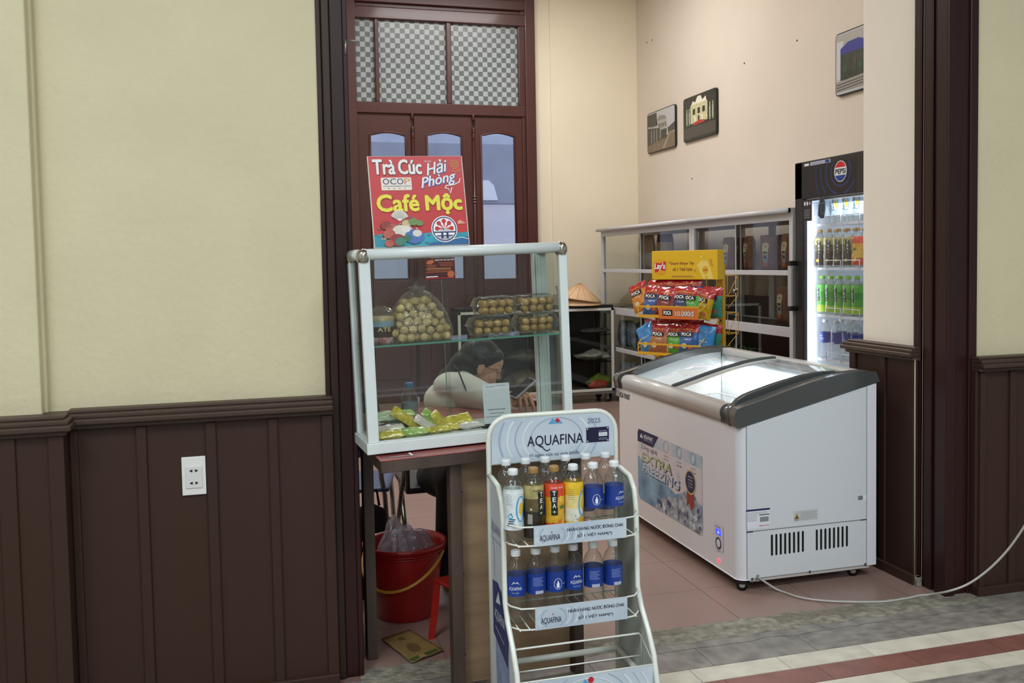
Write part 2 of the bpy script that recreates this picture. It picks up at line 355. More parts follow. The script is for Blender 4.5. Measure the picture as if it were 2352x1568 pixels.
for (dy, z0, z1) in ((.014, .938, .956), (.034, .954, .974), (.026, .972, .99), (.008, .988, 1.0)): r.bb((-3.2, 3.215-dy, z0), (fx(150, 3.215)+dy*.8, 3.33, z1), m_rail)
r.build('rail', o, bevel=.006, segs=3)
wains('trim_3', 2.885, 5.6, 3.296, [(2.90, 2.93), (fx(2318), fx(2334)), (3.35, 3.38)], zt=1.015)
# panelling inside the opening (faces left)
b = MB(); yf = 3.98; x0 = 2.735
b.bb((x0+.012, 3.51, 0), (2.80, yf, 1.02), m_wood)
ryy = lambda px: onX(px, 1000, x0).y
for a, c in ((1950, 1963), (2018, 2031), (2094, 2109)): b.bb((x0, max(3.505, ryy(c)), 0), (x0+.014, ryy(a), 1.0), m_wood)
b.bb((x0-.012, 3.5, 0), (x0+.012, yf+.01, .045), m_wood)
o = struct(b.build('trim_4', bevel=.004))
r = MB()
for (dx, z0, z1) in ((.012, .99, 1.008), (.03, 1.006, 1.026), (.022, 1.024, 1.042), (.006, 1.04, 1.052)): r.bb((x0-dx, 3.50, z0), (2.80, yf+.012+dx, z1), m_rail)
r.build('rail', o, bevel=.006, segs=3)
b = MB()
for i in range(9): b.box((2.745+.004*math.sin(i*2), 3.49+.008*math.cos(i*1.7), .012+.01*(i % 3)), (.02, .02, .02), m_ce, rz=i)
b.tube([(2.735, 3.5, 0), (2.733, 3.5, .5), (2.734, 3.502, 1.0)], .003, mat('old_caulk', 'a99e8c', .7)); o = b.build('trim_5'); struct(o)
# ---------------------------------------------------------------- tall door at the back
yd = YB-.01
d = bpy.data.objects.new('door_4', None); COL.objects.link(d); struct(d)
PX = lambda px, py=300: onY(px, py, yd).x
PZ = lambda py, px=1000: onY(px, py, yd).z
b = MB()
zb = PZ(265, 1000); zp0 = PZ(238, 950); zp1 = PZ(50, 950)
b.bb((DX1-.11, yd-.09, 0), (DX1, yd+.1, 4.75), m_dr); b.bb((DX1-.145, yd-.05, 0), (DX1-.10, yd+.1, 4.75), m_dr); b.bb((DX0, yd-.09, 0), (DX0+.11, yd+.1, 4.75), m_dr)
b.bb((DX0, yd-.06, zb), (DX1-.05, yd+.08, zp0), m_dr); b.bb((DX0, yd-.06, zp1), (DX1-.05, yd+.08, zp1+.12), m_dr)
b.bb((DX0, yd-.03, zp1+.12), (DX1-.05, yd+.06, 4.75), m_dr); b.bb((DX0, yd-.075, zp1+.16), (DX1-.05, yd+.06, zp1+.26), m_dr)
tb = [(860, 869), (1024, 1035), (1188, 1200)]
for a, c in tb: b.bb((PX(a, 140), yd-.05, zp0), (PX(c, 140), yd+.06, zp1), m_dr)
b.build('door_frame', d, bevel=.008)
# patterned transom panes
m_chk = mat('checker_film_glass', 'd5dcdc', .25)
nt = m_chk.node_tree; tc = nt.nodes.new('ShaderNodeTexCoord'); ck = nt.nodes.new('ShaderNodeTexChecker'); mp = nt.nodes.new('ShaderNodeMapping')
ck.inputs['Color1'].default_value = lin('d3dadb'); ck.inputs['Color2'].default_value = lin('8a9090'); ck.inputs['Scale'].default_value = 1
mp.inputs['Scale'].default_value = (19.5, 0.001, 19.5); mp.inputs['Location'].default_value = (.2, .5, .3)
nt.links.new(tc.outputs['Object'], mp.inputs[0]); nt.links.new(mp.outputs[0], ck.inputs[0]); nt.links.new(ck.outputs[0], nt.nodes['Principled BSDF'].inputs['Base Color'])
tr = nt.nodes.new('ShaderNodeBsdfTranslucent'); mx = nt.nodes.new('ShaderNodeMixShader'); mx.inputs[0].default_value = .45
nt.links.new(ck.outputs[0], tr.inputs[0]); nt.links.new(nt.nodes['Principled BSDF'].outputs[0], mx.inputs[1]); nt.links.new(tr.outputs[0], mx.inputs[2]); nt.links.new(mx.outputs[0], nt.nodes['Material Output'].inputs[0])
for a, c in ((790, 860), (869, 1024), (1035, 1188)):
    MB().bb((PX(a, 140), yd, zp0-.01), (PX(c, 140), yd+.012, zp1+.01), m_chk).build('transom_pane', d)
# leaves with arched panes
m_dg = glass('door_glass', 'f0f3f8', 1.45)
leaves = [(819, 944, 849, 931, 304), (950, 1083, 979, 1059, 305), (1089, 1203, 1103, 1180, 306)]
for (a, c, ga, gc, gt) in leaves:
    x0, x1, g0, g1 = PX(a), PX(c), PX(ga, 330), PX(gc, 330)
    zt = PZ(gt, (ga+gc)/2); zg0 = PZ(640, (ga+gc)/2); arc = .055
    lb = MB(); y0, y1 = yd-.03, yd+.02
    n = 10; arcp = [(g0+(g1-g0)*i/n, zt-arc+arc*math.sin(math.pi*(.12+.76*i/n))**1.0*1.0) for i in range(n+1)]
    lb.bb((x0, y0, 0), (g0, y1, zb+.004), m_dr); lb.bb((g1, y0, 0), (x1, y1, zb+.004), m_dr)
    lb.bb((g0, y0, 0), (g1, y1, zg0), m_dr)
    lb.prism([(g0, zb+.004)]+arcp+[(g1, zb+.004)], y0, y1, m_dr)
    for za, zc in ((.25, .8), (.9, 1.28)): lb.bb((g0+.0, y0-.014, za), (g1, y0, zc), m_dr)
    lf = lb.build('door_leaf', d, bevel=.005)
    fr = MB(); fr.tube([(g0, y0, zg0)]+[(p[0], y0, p[1]) for p in arcp]+[(g1, y0, zg0)], .013, m_dr, 6, closed=True); fr.build('pane_moulding', lf)
    MB().bb((g0, yd-.004, zg0), (g1, yd+.002, zt+.01), m_dg).build('pane', lf)
for px in (812, 946, 1085):
    x = PX(px, 300); q = MB(); q.bb((x-.03, yd+.0, .05), (x+.03, yd+.05, zb), m_dr)
    for dz in (0, .14, .2):
        q.lathe([(0.001, .07), (.012, .06), (.018, .04), (.012, .02), (.02, 0), (.001, -.01)], m_dr, 10, (x, yd-.05, PZ(275)-dz))
    q.cyl((x, yd-.045, .1), (x, yd-.045, PZ(275)-.1), .016, m_dr, 10)
    for zz in (PZ(452), PZ(452)-.03, PZ(452)-.06): q.lathe([(.021, -.008), (.024, 0), (.021, .008)], mat('worn_hinge', '8a6f66', .4, .4), 10, (x, yd-.047, zz))
    q.build('bolt_rod', d)
# outside: platform and a parked railway carriage
b = MB(); b.bb((-6, YB+.2, -.15), (9, 30, -.02), mat('platform_paving', '8d9094', .7)); struct(b.build('floor_platform'))
tn = thing('railway_carriage', (2, 14.2, 0), 'pale lavender grey railway carriage parked outside behind the tall door glass', 'train')
b = MB(); m_tr = mat('carriage_lavender', 'd9dae6', .45); m_tg = mat('carriage_grey', '959fb4', .5, var=.12, vscale=1.5); m_tw = mat('carriage_window', 'e6f0fc', .2)
b.bb((-8, 0, .3), (8, 3, 2.35), m_tr); b.build('body', tn, bevel=.02)
b = MB(); b.bb((-8, -.02, 2.35), (8, 3, 3.25), m_tg); b.build('upper_panel', tn)
b = MB(); b.prism([(0, 3.25), (.2, 3.42), (.8, 3.56), (1.5, 3.6), (2.2, 3.56), (2.8, 3.42), (3, 3.25)], -8, 8, m_tg, 'x'); b.build('roof', tn)
for i in range(-4, 6):
    q = MB(); x = i*1.1+.02; q.prism([(x, 2.4), (x+.42, 2.4), (x+.36, 2.62), (x+.28, 2.70), (x, 2.70)], -.05, -.02, m_tw); q.build('window', tn)
# ================================================================== SHARED MATERIALS
m_wh = mat('white_plastic', 'e6e6e2', .35, spec=.5)
m_al = mat('white_aluminium', 'dde6e4', .3, spec=.5, coat=.15)
m_chr = mat('chrome_cap', 'b9b4a8', .18, 1)
m_bk = mat('black_plastic', '141414', .4)
m_navy = mat('navy_print', '1d2350', .5)
m_red = mat('red_print', 'c8202c', .45)
m_white = mat('white_print', 'f2f2ee', .5)
m_cg = glass('case_glass', 'f3f6f4', 1.45)
m_ge = mat('green_glass_edge', '5c9c86', .15, spec=.7)
m_clear = glass('clear_plastic', 'fafbf9', 1.4, .08, edge='dfe1dc', wave=22, gmix=1.3, haze=.035)
m_film = glass('thin_film', 'fbfaf7', 1.5, .12, edge='e6e4de', wave=30, gmix=1.6, haze=.08)
# ================================================================== WALL SOCKET
so = thing('wall_socket', onY(445, 1094, 3.292), 'white double socket plate screwed to the brown wall panelling', 'socket')
so.location.y = 3.31; k = MB(); k.box((0, -.004, 0), (.075, .009, .127), m_wh); k.build('plate', so, bevel=.002)
k = MB(); k.box((0, -.010, -.004), (.052, .004, .072), mat('socket_insert', 'dcdcd8', .3)); ki = k.build('insert', so, bevel=.001)
k = MB(T(0, -.0125, 0))
for z in (.017, -.024):
    k = MB(T(0, -.0125, 0))
    for sg in (-1, 1): k.poly([(sg*.004, z+.006), (sg*.004, z-.004), (sg*.013, z), (sg*.013, z+.002)], m_bk)
    k.build('socket_hole', so)
# ================================================================== COUNTER TABLE
TR = R(4); tr_roll = -R(1.4)
tb_o = Vector((.354, 3.03, .0))
TZ = .826
table = thing('counter_table', (tb_o.x, tb_o.y, 0), 'brown wooden counter table with a red patterned top, carrying the glass case', 'table', rz=TR)
m_tw = mat('dark_table_wood', '43362f', .5, bump=.15, bscale=30, var=.25, vscale=10, stretch=(1, 1, .15), col2='5d4b40')
m_ply = mat('plywood', '957a60', .55, bump=.06, bscale=30, var=.18, vscale=7, stretch=(.5, 1, 3.5), col2='a58a6c')
m_top = mat('red_table_cloth', '9c5a54', .35, var=.1, vscale=30)
TW, TD = .715, .98
k = MB(T(0, 0, TZ, ry=tr_roll)); k.bb((0, 0, -.006), (TW, TD, 0), m_top)
tt = k.build('tabletop', table, bevel=.002)
k = MB(T(0, 0, TZ, ry=tr_roll)); k.bb((.003, .003, -.045), (TW-.003, .025, -.006), m_tw); k.bb((.003, .025, -.045), (.02, TD-.01, -.006), m_tw); k.bb((TW-.02, .025, -.045), (TW-.003, TD-.01, -.006), m_tw); k.bb((0.01, TD-.02, -.045), (TW-.01, TD-.01, -.006), m_tw)
k.build('apron', table, bevel=.003)
k = MB(T(0, 0, TZ+.0008, ry=tr_roll)); k.add([(.01, .02, 0), (.115, .012, 0), (.118, .068, 0), (.01, .069, 0)], [(0, 1, 2, 3)], mat('flyer_red', '7b3532', .3))
for i in range(5): k.add([(.035+i*.008, .022+i*.001, .0006), (.085+i*.004, .020, .0006), (.085+i*.004, .023, .0006), (.035+i*.008, .025+i*.001, .0006)], [(0, 1, 2, 3)], m_white)
k.add([(.105, .016, .0006), (.113, .016, .0006), (.113, .064, .0006), (.105, .064, .0006)], [(0, 1, 2, 3)], m_white)
k.build('glued_flyer', table)
def leg(x0, y0, x1, y1, z1=.785): k = MB(); k.bb((x0, y0, 0), (x1, y1, z1), m_tw); k.build('leg', table, bevel=.003)
leg(.238, .035, .278, .085); leg(.675, .035, .712, .085, .80); leg(-.018+.036, .43, .056, .48); leg(.66, .88, .70, .93, .79)
k = MB(); k.bb((.281, .07, .02), (.672, .082, .78), m_ply)
for z in (.12, .4, .68): k.cyl((.287, .067, z), (.287, .071, z), .003, m_bk, 8)
k.build('plywood_board', table, bevel=.001)
# ================================================================== GLASS COUNTER CASE
CW, CD, CH = .722, .235, .664
case = thing('display_case', (.327, 3.10, .832), 'white-framed glass counter case of snacks standing on the wooden table', 'display case', rot=(0, -R(1.5), R(4)))
bpy.context.view_layer.update()
CM = Matrix.Translation((.327, 3.10, .832)) @ Matrix.Rotation(R(4), 4, 'Z') @ Matrix.Rotation(-R(1.5), 4, 'Y')
def cpt(x, y, z): return CM @ Vector((x, y, z))
k = MB(); k.bb((-.006, -.006, 0), (CW+.006, CD, .036), m_al); k.bb((.0, .0, .036), (CW, CD, .040), mat('case_floor_white', 'd9dcd8', .3))
k.build('base_frame', case, bevel=.003)
k = MB()
for (x0, x1) in ((0, .036), (CW-.030, CW)): k.bb((x0, 0, .036), (x1, .026, CH-.02), m_al); k.build('corner_post', case, bevel=.003); k = MB()
for (x0, x1, w_e) in ((0, .012, .022), (CW-.012, CW, -.022)):
    k.bb((x0, CD-.03, .036), (x1, CD, CH-.02), m_al); k.bb((min(x0, x0+w_e) if w_e < 0 else x1-.001, CD-.028, .036), (max(x0, x0+w_e) if w_e > 0 else x0+.001, CD-.002, CH-.02), m_al); k.build('corner_post', case, bevel=.003); k = MB()
k.bb((.672, CD-.02, .04), (.700, CD-.008, CH-.03), m_al)
for x in (.670, .681, .692): k.bb((x, CD-.03, .04), (x+.008, CD-.004, CH-.03), m_al)
k.build('sliding_stile', case, bevel=.003)
k = MB()
def rr(y, z, r, n=10): return [(y+r*math.cos(2*math.pi*i/n), z+r*math.sin(2*math.pi*i/n)) for i in range(n)]
k.tube([(.02, .014, CH-.014), (CW-.02, .014, CH-.014)], .0185, m_al, 16); k.tube([(.02, CD-.014, CH-.014), (CW-.02, CD-.014, CH-.014)], .0185, m_al, 16)
k.tube([(.014, .02, CH-.014), (.014, CD-.02, CH-.014)], .0185, m_al, 16); k.tube([(CW-.014, .02, CH-.014), (CW-.014, CD-.02, CH-.014)], .0185, m_al, 16)
k.build('top_rail', case)
for x, y in ((.016, .014), (CW-.016, .014), (.016, CD-.014), (CW-.016, CD-.014)):
    k = MB(); k.lathe([(.0212, -.024), (.0218, -.01), (.0215, .002), (.018, .012), (.010, .0185), (.001, .020)], m_chr, 18, (x, y, CH-.014)); k.build('corner_cap', case)
def pane(name, a, c, par, m=None): k = MB(); k.bb(a, c, m or m_cg); return k.build(name, par)
pane('front_glass', (.03, .010, .036), (CW-.028, .014, CH-.02), case)
pane('side_glass', (.008, .02, .036), (.011, CD-.02, CH-.02), case); pane('side_glass', (CW-.011, .02, .036), (CW-.008, CD-.02, CH-.02), case)
pane('top_glass', (.015, .015, CH-.012), (CW-.015, CD-.015, CH-.008), case)
pane('sliding_glass', (.02, CD-.012, .04), (.345, CD-.008, CH-.03), case); pane('sliding_glass', (.325, CD-.022, .04), (.64, CD-.018, CH-.03), case)
k = MB(); k.bb((.012, .016, .346), (CW-.012, CD-.03, .352), glass('shelf_glass', 'eaf3ee', 1.45)); sh = k.build('shelf', case)
k = MB(); k.bb((.012, .0145, .346), (CW-.012, .0165, .352), m_ge); k.build('shelf_edge', sh)
k = MB(); k.bb((.325, CD-.0235, .04), (.3262, CD-.017, CH-.03), mat('pale_glass_edge', '93a39b', .2)); k.build('glass_edge', case)
# brown card stuck inside the front glass
m_cb1 = mat('sticker_brown', '4a1f1d', .4); m_or = mat('sticker_orange', 'b5613a', .5)
k = MB(T(.268, .0085, .595)); k.rect(-.052, -.035, .052, .035, m_cb1, 1)
k.text('BÁNH MỲ CAY SAO VIỆT', .018, .028, .066, .007, m_white, 2, .01)
for i in range(3): k.rect(-.005+.004*i, .018-i*.005, .045, .0195-i*.005, m_or, 2)
for i in range(5): k.rect(-.046+.004*(i % 2), .010-i*.0055, -.012+.05*(i > 1), .012-i*.0055, mat('sticker_gold', 'c99a56', .5) if i == 2 else m_or, 2)
k.poly([(-.046, .018), (-.03, .014), (-.018, .022), (-.022, .030), (-.04, .027)], m_or, 2); k.disc(.037, -.02, .012, m_or, 2)
k.rect(-.048, -.028, -.008, -.025, m_white, 2); k.rect(-.05, -.033, .05, -.031, m_red, 2)
k.build('advert_sticker', case)
# ================================================================== RED MENU SIGN
sg = Matrix()
p0 = cpt(.055, .014, CH+.006)
sgn = thing('menu_sign', p0, 'red printed board advertising tea and coffee, leaning on top of the glass case', 'sign', rot=(R(-9), -R(1.5), R(4)))
m_sr = mat('sign_red', 'c22a2c', .35, var=.03, vscale=3); m_sy = mat('sign_yellow', 'e8dc3c', .4); m_st = mat('sign_teal', '1c8fa3', .4, var=.25, vscale=9)
m_sn = mat('sign_navy', '26306e', .4); m_so = mat('sign_orange', 'dd9a5c', .5); m_sb = mat('sign_blue', '3f66b4', .4)
SW, SH = .322, .305
k = MB(); k.bb((0, 0, 0), (SW, .006, SH), mat('board_edge', 'd6d2c4', .6)); sbp = k.build('board', sgn)
k = MB(); pz = lambda px: (px-500)/1245*SW*.985
def U(x, y): # coordinates measured on the board face, 0..1250 wide, 0..1180 high
    return (x/1250*SW, SH-y/1180*SH)
def UT(t, x0, y0, x1, y1, m, l=3, bold=0, shear=0, rot=0):
    a = U(x0, y0); c = U(x1, y1); k.text(t, (a[0]+c[0])/2, (a[1]+c[1])/2, c[0]-a[0], a[1]-c[1], m, l, bold, shear, rot)
k.rect(.003, .002, SW-.003, SH-.001, m_sr, 1)
sea = [U(10, 1172), U(10, 1015)] + [U(10+i*102, 1010-8*math.sin(i)) for i in range(1, 12)] + [U(1238, 1005), U(1238, 1172)]
k.poly(sea, m_st, 2)
wv = [U(700, 1170)]+[U(700+i*60, 1150-i*9-10*math.sin(i*1.3)) for i in range(9)]+[U(1238, 1060), U(1238, 1172)]; k.poly(wv, mat('sign_wave_blue', '1b5f93', .4), 3)
k.stroke([U(950, 1130), U(1060, 1090), U(1150, 1080), U(1235, 1100)], .002, m_white, 4)
UT('Trà', 55, 45, 350, 240, m_wh, 4, .035); UT('Cúc', 385, 45, 695, 240, m_wh, 4, .035)
UT('Trà', 58, 49, 356, 246, mat('sign_shadow', '5b1f22', .5), 3, .06); UT('Cúc', 389, 49, 700, 246, _M['sign_shadow'], 3, .06)
UT('FROM', 735, 62, 825, 85, m_wh, 4); 
UT('Hải', 735, 60, 1040, 235, m_wh, 5, .02, .4, R(12)); UT('Hải', 742, 66, 1047, 242, m_sb, 4, .03, .4, R(12))
UT('Phòng', 655, 240, 1150, 420, m_wh, 5, .02, .4, R(12)); UT('Phòng', 662, 246, 1157, 428, m_sb, 4, .03, .4, R(12))
k.stroke([U(980, 430), U(1000, 395), U(1100, 385), U(1180, 350), U(1195, 300)], .0035, m_wh, 5); k.stroke([U(985, 425), U(1030, 440), U(1045, 500), U(1075, 420)], .0035, m_wh, 5)
for a in range(0, 360, 60):
    q = U(1130+28*math.cos(R(a)), 115+28*math.sin(R(a))); k.ring(q[0], q[1], .0085, .0016, m_so, 4)
k.stroke([U(1140, 150), U(1100, 205), U(1130, 215), U(1225, 180)], .002, m_so, 4)
a, c = U(150, 445), U(545, 280)
k.rect(a[0], a[1], c[0], c[1], mat('sign_cream', 'e6ddd2', .4), 3, r=.004)
for i, (ch, m) in enumerate((('O', mat('sg1', '5b2c63', .5)), ('C', mat('sg2', '1d5a4d', .5)), ('O', m_sn), ('P', m_so))): UT(ch, 175+i*92, 292, 255+i*92, 370, m, 4, .01)
UT('ONE COMMUNE ONE PRODUCT OF VIETNAM', 175, 385, 525, 400, m_sn, 4)
for i in range(4): q = U(245+i*70, 422); k.disc(q[0], q[1], .0028, m_so, 4, n=5)
UT('Café', 70, 500, 625, 722, m_sy, 5, .04); UT('Café', 76, 505, 632, 729, mat('sign_orange_dark', 'a8361f', .5), 4, .06)
UT('Mộc', 700, 500, 1195, 770, m_sy, 5, .04); UT('Mộc', 705, 505, 1202, 776, _M['sign_orange_dark'], 4, .06)
# round civic badge
q = U(925, 965); rb = .0445
k.disc(q[0], q[1], rb, m_white, 5, n=40); k.ring(q[0], q[1], rb*.93, rb*.08, m_sn, 6, n=40)
for i in range(5):
    an = R(180-i*45); px_, pz_ = q[0]+rb*.56*math.cos(an), q[1]+rb*.05+rb*.56*math.sin(an)
    k.disc(px_, pz_, rb*.17, m_red, 6, n=16); k.poly([(q[0]+rb*.06*math.cos(an), q[1]+rb*.06), (px_-rb*.1*math.sin(an), pz_+rb*.1*math.cos(an)), (px_+rb*.1*math.sin(an), pz_-rb*.1*math.cos(an))], m_red, 7)
k.text('HẢI PHÒNG', q[0], q[1]-rb*.06, rb*.75, rb*.11, m_sn, 7, .02)
k.rect(q[0]-rb*.85, q[1]-rb*.28, q[0]+rb*.85, q[1]-rb*.18, m_sn, 6); k.rect(q[0]-rb*.62, q[1]-rb*.55, q[0]+rb*.62, q[1]-rb*.46, m_sn, 6)
for sx_ in (-.2, .2): k.rect(q[0]+rb*(sx_-.08), q[1]-rb*.72, q[0]+rb*(sx_+.08), q[1]-rb*.25, m_sn, 6)
for i in range(3): k.rect(q[0]-rb*(.6-.12*i), q[1]-rb*(.64+.08*i), q[0]+rb*(.6-.12*i), q[1]-rb*(.61+.08*i), m_sn, 6)
k.poly([U(1110, 870), U(1140, 850), U(1165, 860), U(1200, 885), U(1240, 895), U(1110, 905)], mat('sign_cloud', 'e2a08c', .5), 4)
# painted sea-food heap: plain shells and leaves
cs = [mat('sg_c%d' % i, c, .45) for i, c in enumerate(('8f2f2c', 'c9b58a', '3b7d6c', 'd8d2c4', '4a6db0', 'b55a4a', '6d8c4f', 'e2dccf'))]
rn = random.Random(5)
for (x, y, r_, c_) in ((170, 900, 75, 0), (250, 950, 90, 5), (430, 880, 60, 1), (520, 860, 65, 6), (600, 880, 50, 6), (350, 980, 110, 3), (200, 1010, 80, 5), (520, 1050, 125, 4), (430, 1070, 60, 2), (300, 1090, 105, 0), (190, 1130, 60, 5), (340, 1110, 70, 2), (560, 1010, 60, 3), (420, 950, 60, 7)):
    q = U(x, y); k.disc(q[0], q[1], r_/1250*SW, cs[c_], 3+len(k.f)*.0006, n=18, rz=r_/1180*SH*.75)
for i in range(130):
    q = U(rn.gauss(380, 150), min(1140, rn.gauss(1000, 80))); r_ = rn.uniform(.002, .006); k.disc(q[0], q[1], r_, cs[rn.randrange(8)], 6+i*.006, n=7, rz=r_*rn.uniform(.4, 1))
fan = U(350, 850)
k.poly([fan]+[(fan[0]+.032*math.cos(R(a)), fan[1]+.038*math.sin(R(a))) for a in range(25, 160, 9)], cs[7], 6)
for a in range(34, 155, 12): k.stroke([(fan[0]+.012*math.cos(R(a)), fan[1]+.012*math.sin(R(a))), (fan[0]+.03*math.cos(R(a)), fan[1]+.035*math.sin(R(a)))], .0008, m_bk, 7)
k.L = .00015
k.build('printed_face', sbp)
# ================================================================== SNACK BALLS, BAG, CLAMSHELLS
m_ball = mat('baked_snack', 'd2a95f', .65, var=.3, vscale=30, bump=.15, bscale=80, col2='ecd49a')
m_ball2 = mat('browner_baked_snack', 'bd8440', .65, var=.3, vscale=30, bump=.15, bscale=80, col2='e2bc78')
def ball_mesh(m, s):
    k = MB(); n = 10
    k.lathe([(.0145*math.sin(math.pi*i/n)*(1+.03*s*math.sin(i)), .0145*(1-math.cos(math.pi*i/n))-.0145) for i in range(n+1)], m, 16, cap0=False, cap1=False); return k
BALL_LABEL = 'pale round baked snack ball inside the tied clear bag'
bp = ball_mesh(m_ball, 1).build('snack_ball'); bp2 = ball_mesh(m_ball2, 2).build('snack_ball')
tag(bp, BALL_LABEL, 'snack', 'round snack balls in the clear bag'); tag(bp2, 'golden round snack ball inside a clear clamshell box', 'snack', 'round snack balls in the clamshell boxes')
used = [False, False]
def put_ball(pt, which, sc=1):
    src = (bp, bp2)[which]
    o = src if not used[which] else src.copy()
    if used[which]: COL.objects.link(o)
    used[which] = True
    o.location = pt; o.scale = (sc, sc, sc); o.rotation_euler = (rn.uniform(0, 6), rn.uniform(0, 6), 0)
SZ = .352
rn = random.Random(11)
bagx = .213; bagy = .118
rad = .0150; P_ = []
for i in range(118):
    t = rn.random()**1.3; P_.append([rn.uniform(-.085, .085)*(1-.6*t), rn.uniform(-.055, .035)*(1-.5*t), .016+.13*t])
for it in range(150):
    for i in range(len(P_)):
        p = P_[i]; p[2] -= .0002
        for j in range(i):
            q = P_[j]; dx, dy, dz = p[0]-q[0], p[1]-q[1], p[2]-q[2]; d2 = dx*dx+dy*dy+dz*dz
            if d2 < (1.96*rad)**2:
                d_ = math.sqrt(d2)+1e-6; s_ = (1.96*rad-d_)/d_/2; p[0] += dx*s_; p[1] += dy*s_; p[2] += dz*s_; q[0] -= dx*s_; q[1] -= dy*s_; q[2] -= dz*s_
        z = max(rad, min(.150, p[2])); p[2] = z; wx = .091*(1-.75*(max(0, z-.03)/.16)**1.2); cxx = -.012*z/.15
        p[0] = max(cxx-wx, min(cxx+wx, p[0])); wy = .058*(1-.6*(max(0, z-.03)/.16)); p[1] = max(-wy, min(wy, p[1]))
for p in P_: put_ball(cpt(bagx+p[0], bagy+p[1], SZ+p[2]), 0, rn.uniform(.95, 1.05))
k = MB(CM @ T(bagx, bagy, SZ))
def bagf(u, v):
    prof = [(.3, .001), (1.0, .001), (1.06, .02), (1.04, .05), (.90, .09), (.68, .13), (.42, .160), (.22, .172), (.26, .185)]
    t = v*(len(prof)-1); i = min(int(t), len(prof)-2); f = t-i; r_ = prof[i][0]*(1-f)+prof[i+1][0]*f; z = prof[i][1]*(1-f)+prof[i+1][1]*f
    a = 2*math.pi*u; wob = 1+.04*noise.noise((math.cos(a)*2, math.sin(a)*2, z*25))
    return (.112*r_*math.cos(a)*wob, .088*r_*math.sin(a)*wob, z)
k.grid(bagf, 40, 26, m_film, closeu=True)
k.tube([(-.005, 0, .176), (-.003, 0, .20)], [.012, .006], m_film, 8)
k2 = k.build('snack_bag'); tag(k2, 'large clear plastic bag of round snack balls, tied shut, on the upper shelf', 'bag')
# tub in a plastic bag at the left end of the shelf
tub = thing('printed_tub', cpt(.078, .10, SZ), 'blue and red printed tub wrapped in a thin bag at the shelf end', 'tub')
k = MB(); k.lathe([(.040, 0), (.043, .002), (.045, .022)], mat('tub_red', '9b2f33', .4, var=.3, vscale=60, col2='d9c9c5'), 24); 
k.lathe([(.045, .022), (.0455, .04), (.046, .058)], mat('tub_brown', '4a3324', .4), 24, cap0=False, cap1=False); k.lathe([(.046, .058), (.047, .076)], mat('tub_blue', '9cc0d6', .4, var=.15, vscale=40), 24, cap0=False, cap1=False)
k.lathe([(.047, .076), (.048, .082), (.046, .090), (.02, .091)], mat('tub_lid', 'd6b98c', .4), 24, cap0=False)
k.W = lambda x, z, l: ((.0462+l)*math.sin(x/.046), -(.0462+l)*math.cos(x/.046), z)
k.text('ATE', .006, .049, .045, .014, mat('tub_gold', 'e8d29a', .4), 2, .03); k.text('Hải', .0, .015, .03, .018, mat('tub_lred', 'b3424a', .4), 2, .02, .4)
k.build('tub_body', tub)
k = MB(); k.grid(lambda u, v: ((.049+.004*noise.noise((u*9, v*3, 1)))*math.cos(6.283*u)*(1-.72*max(0, v-.6)/.4), (.049+.004*noise.noise((u*9, v*3, 4)))*math.sin(6.283*u)*(1-.72*max(0, v-.6)/.4), .06+.065*v+.012*noise.noise((u*5, v*2, 2))), 24, 8, m_film, closeu=True); k.build('thin_bag', tub)
# clamshell boxes
def rrect(w_, d_, r_, n=4): 
    o = []
    for cx, cy, a0 in ((w_/2-r_, -d_/2+r_, -90), (w_/2-r_, d_/2-r_, 0), (-w_/2+r_, d_/2-r_, 90), (-w_/2+r_, -d_/2+r_, 180)):
        for i in range(n): a = R(a0+90*i/(n-1)); o.append((cx+r_*math.cos(a), cy+r_*math.sin(a)))
    return o
def loft(k, secs, m, cap=True):
    vs = []; n = len(rrect(1, 1, .1)); fs = []
    for (w_, d_, r_, z) in secs: vs += [(x, y, z) for x, y in rrect(w_, d_, r_)]
    for i in range(len(secs)-1):
        for j in range(n): fs.append((i*n+j, i*n+(j+1) % n, (i+1)*n+(j+1) % n, (i+1)*n+j))
    if cap: fs.append(tuple((len(secs)-1)*n+j for j in range(n)))
    k.add(vs, fs, m, True)
cl = thing('clamshell_box', (0, 0, 0), '', 'box', 'clear boxes of snack balls on the upper shelf')
k = MB(); loft(k, [(.15, .112, .02, .033), (.143, .107, .02, .031), (.138, .10, .02, .02), (.125, .09, .018, .002), (.11, .08, .015, .001)], m_clear); k.build('tray', cl)
k = MB(); loft(k, [(.162, .122, .016, .033), (.148, .11, .02, .035), (.142, .104, .02, .046), (.128, .094, .018, .058), (.12, .088, .016, .060)], m_clear)
for i in range(9): k.bb((-.048+i*.011, -.038, .0595), (-.042+i*.011, .038, .063), m_clear)
k.build('lid', cl)
spots = [(.463, .105, 0, R(3), 'clear clamshell box of snack balls, lower left of the four stacked boxes'), (.632, .108, 0, R(-4), 'clear clamshell box of snack balls, lower right of the four stacked boxes'),
         (.482, .100, .068, R(-5), 'clear clamshell box of snack balls, upper left box beside the big bag'), (.632, .105, .068, R(6), 'clear clamshell box of snack balls, top right of the four stacked boxes')]
for i, (x, y, dz, rz, lb) in enumerate(spots):
    p = cpt(x, y, SZ+.001+dz)
    c = cl if i == 0 else dup(cl, label=lb)
    c['label'] = lb; c.scale = (1.05, 1.05, 1.08); c.location = p; c.rotation_euler = (0, -R(1.5), R(4)+rz)
    for l_ in range(2):
        for ix in range(4):
            for iy in range(3):
                if iy == 2 and l_ == 0: continue
                xx = (ix-1.5)*.030+rn.uniform(-.003, .003)+(.004 if l_ else 0); yy = (iy-1)*.029+rn.uniform(-.002, .002)
                put_ball(p+Vector((xx, yy, .0175+l_*.0245+xx*.026)), 1, rn.uniform(.88, 1))
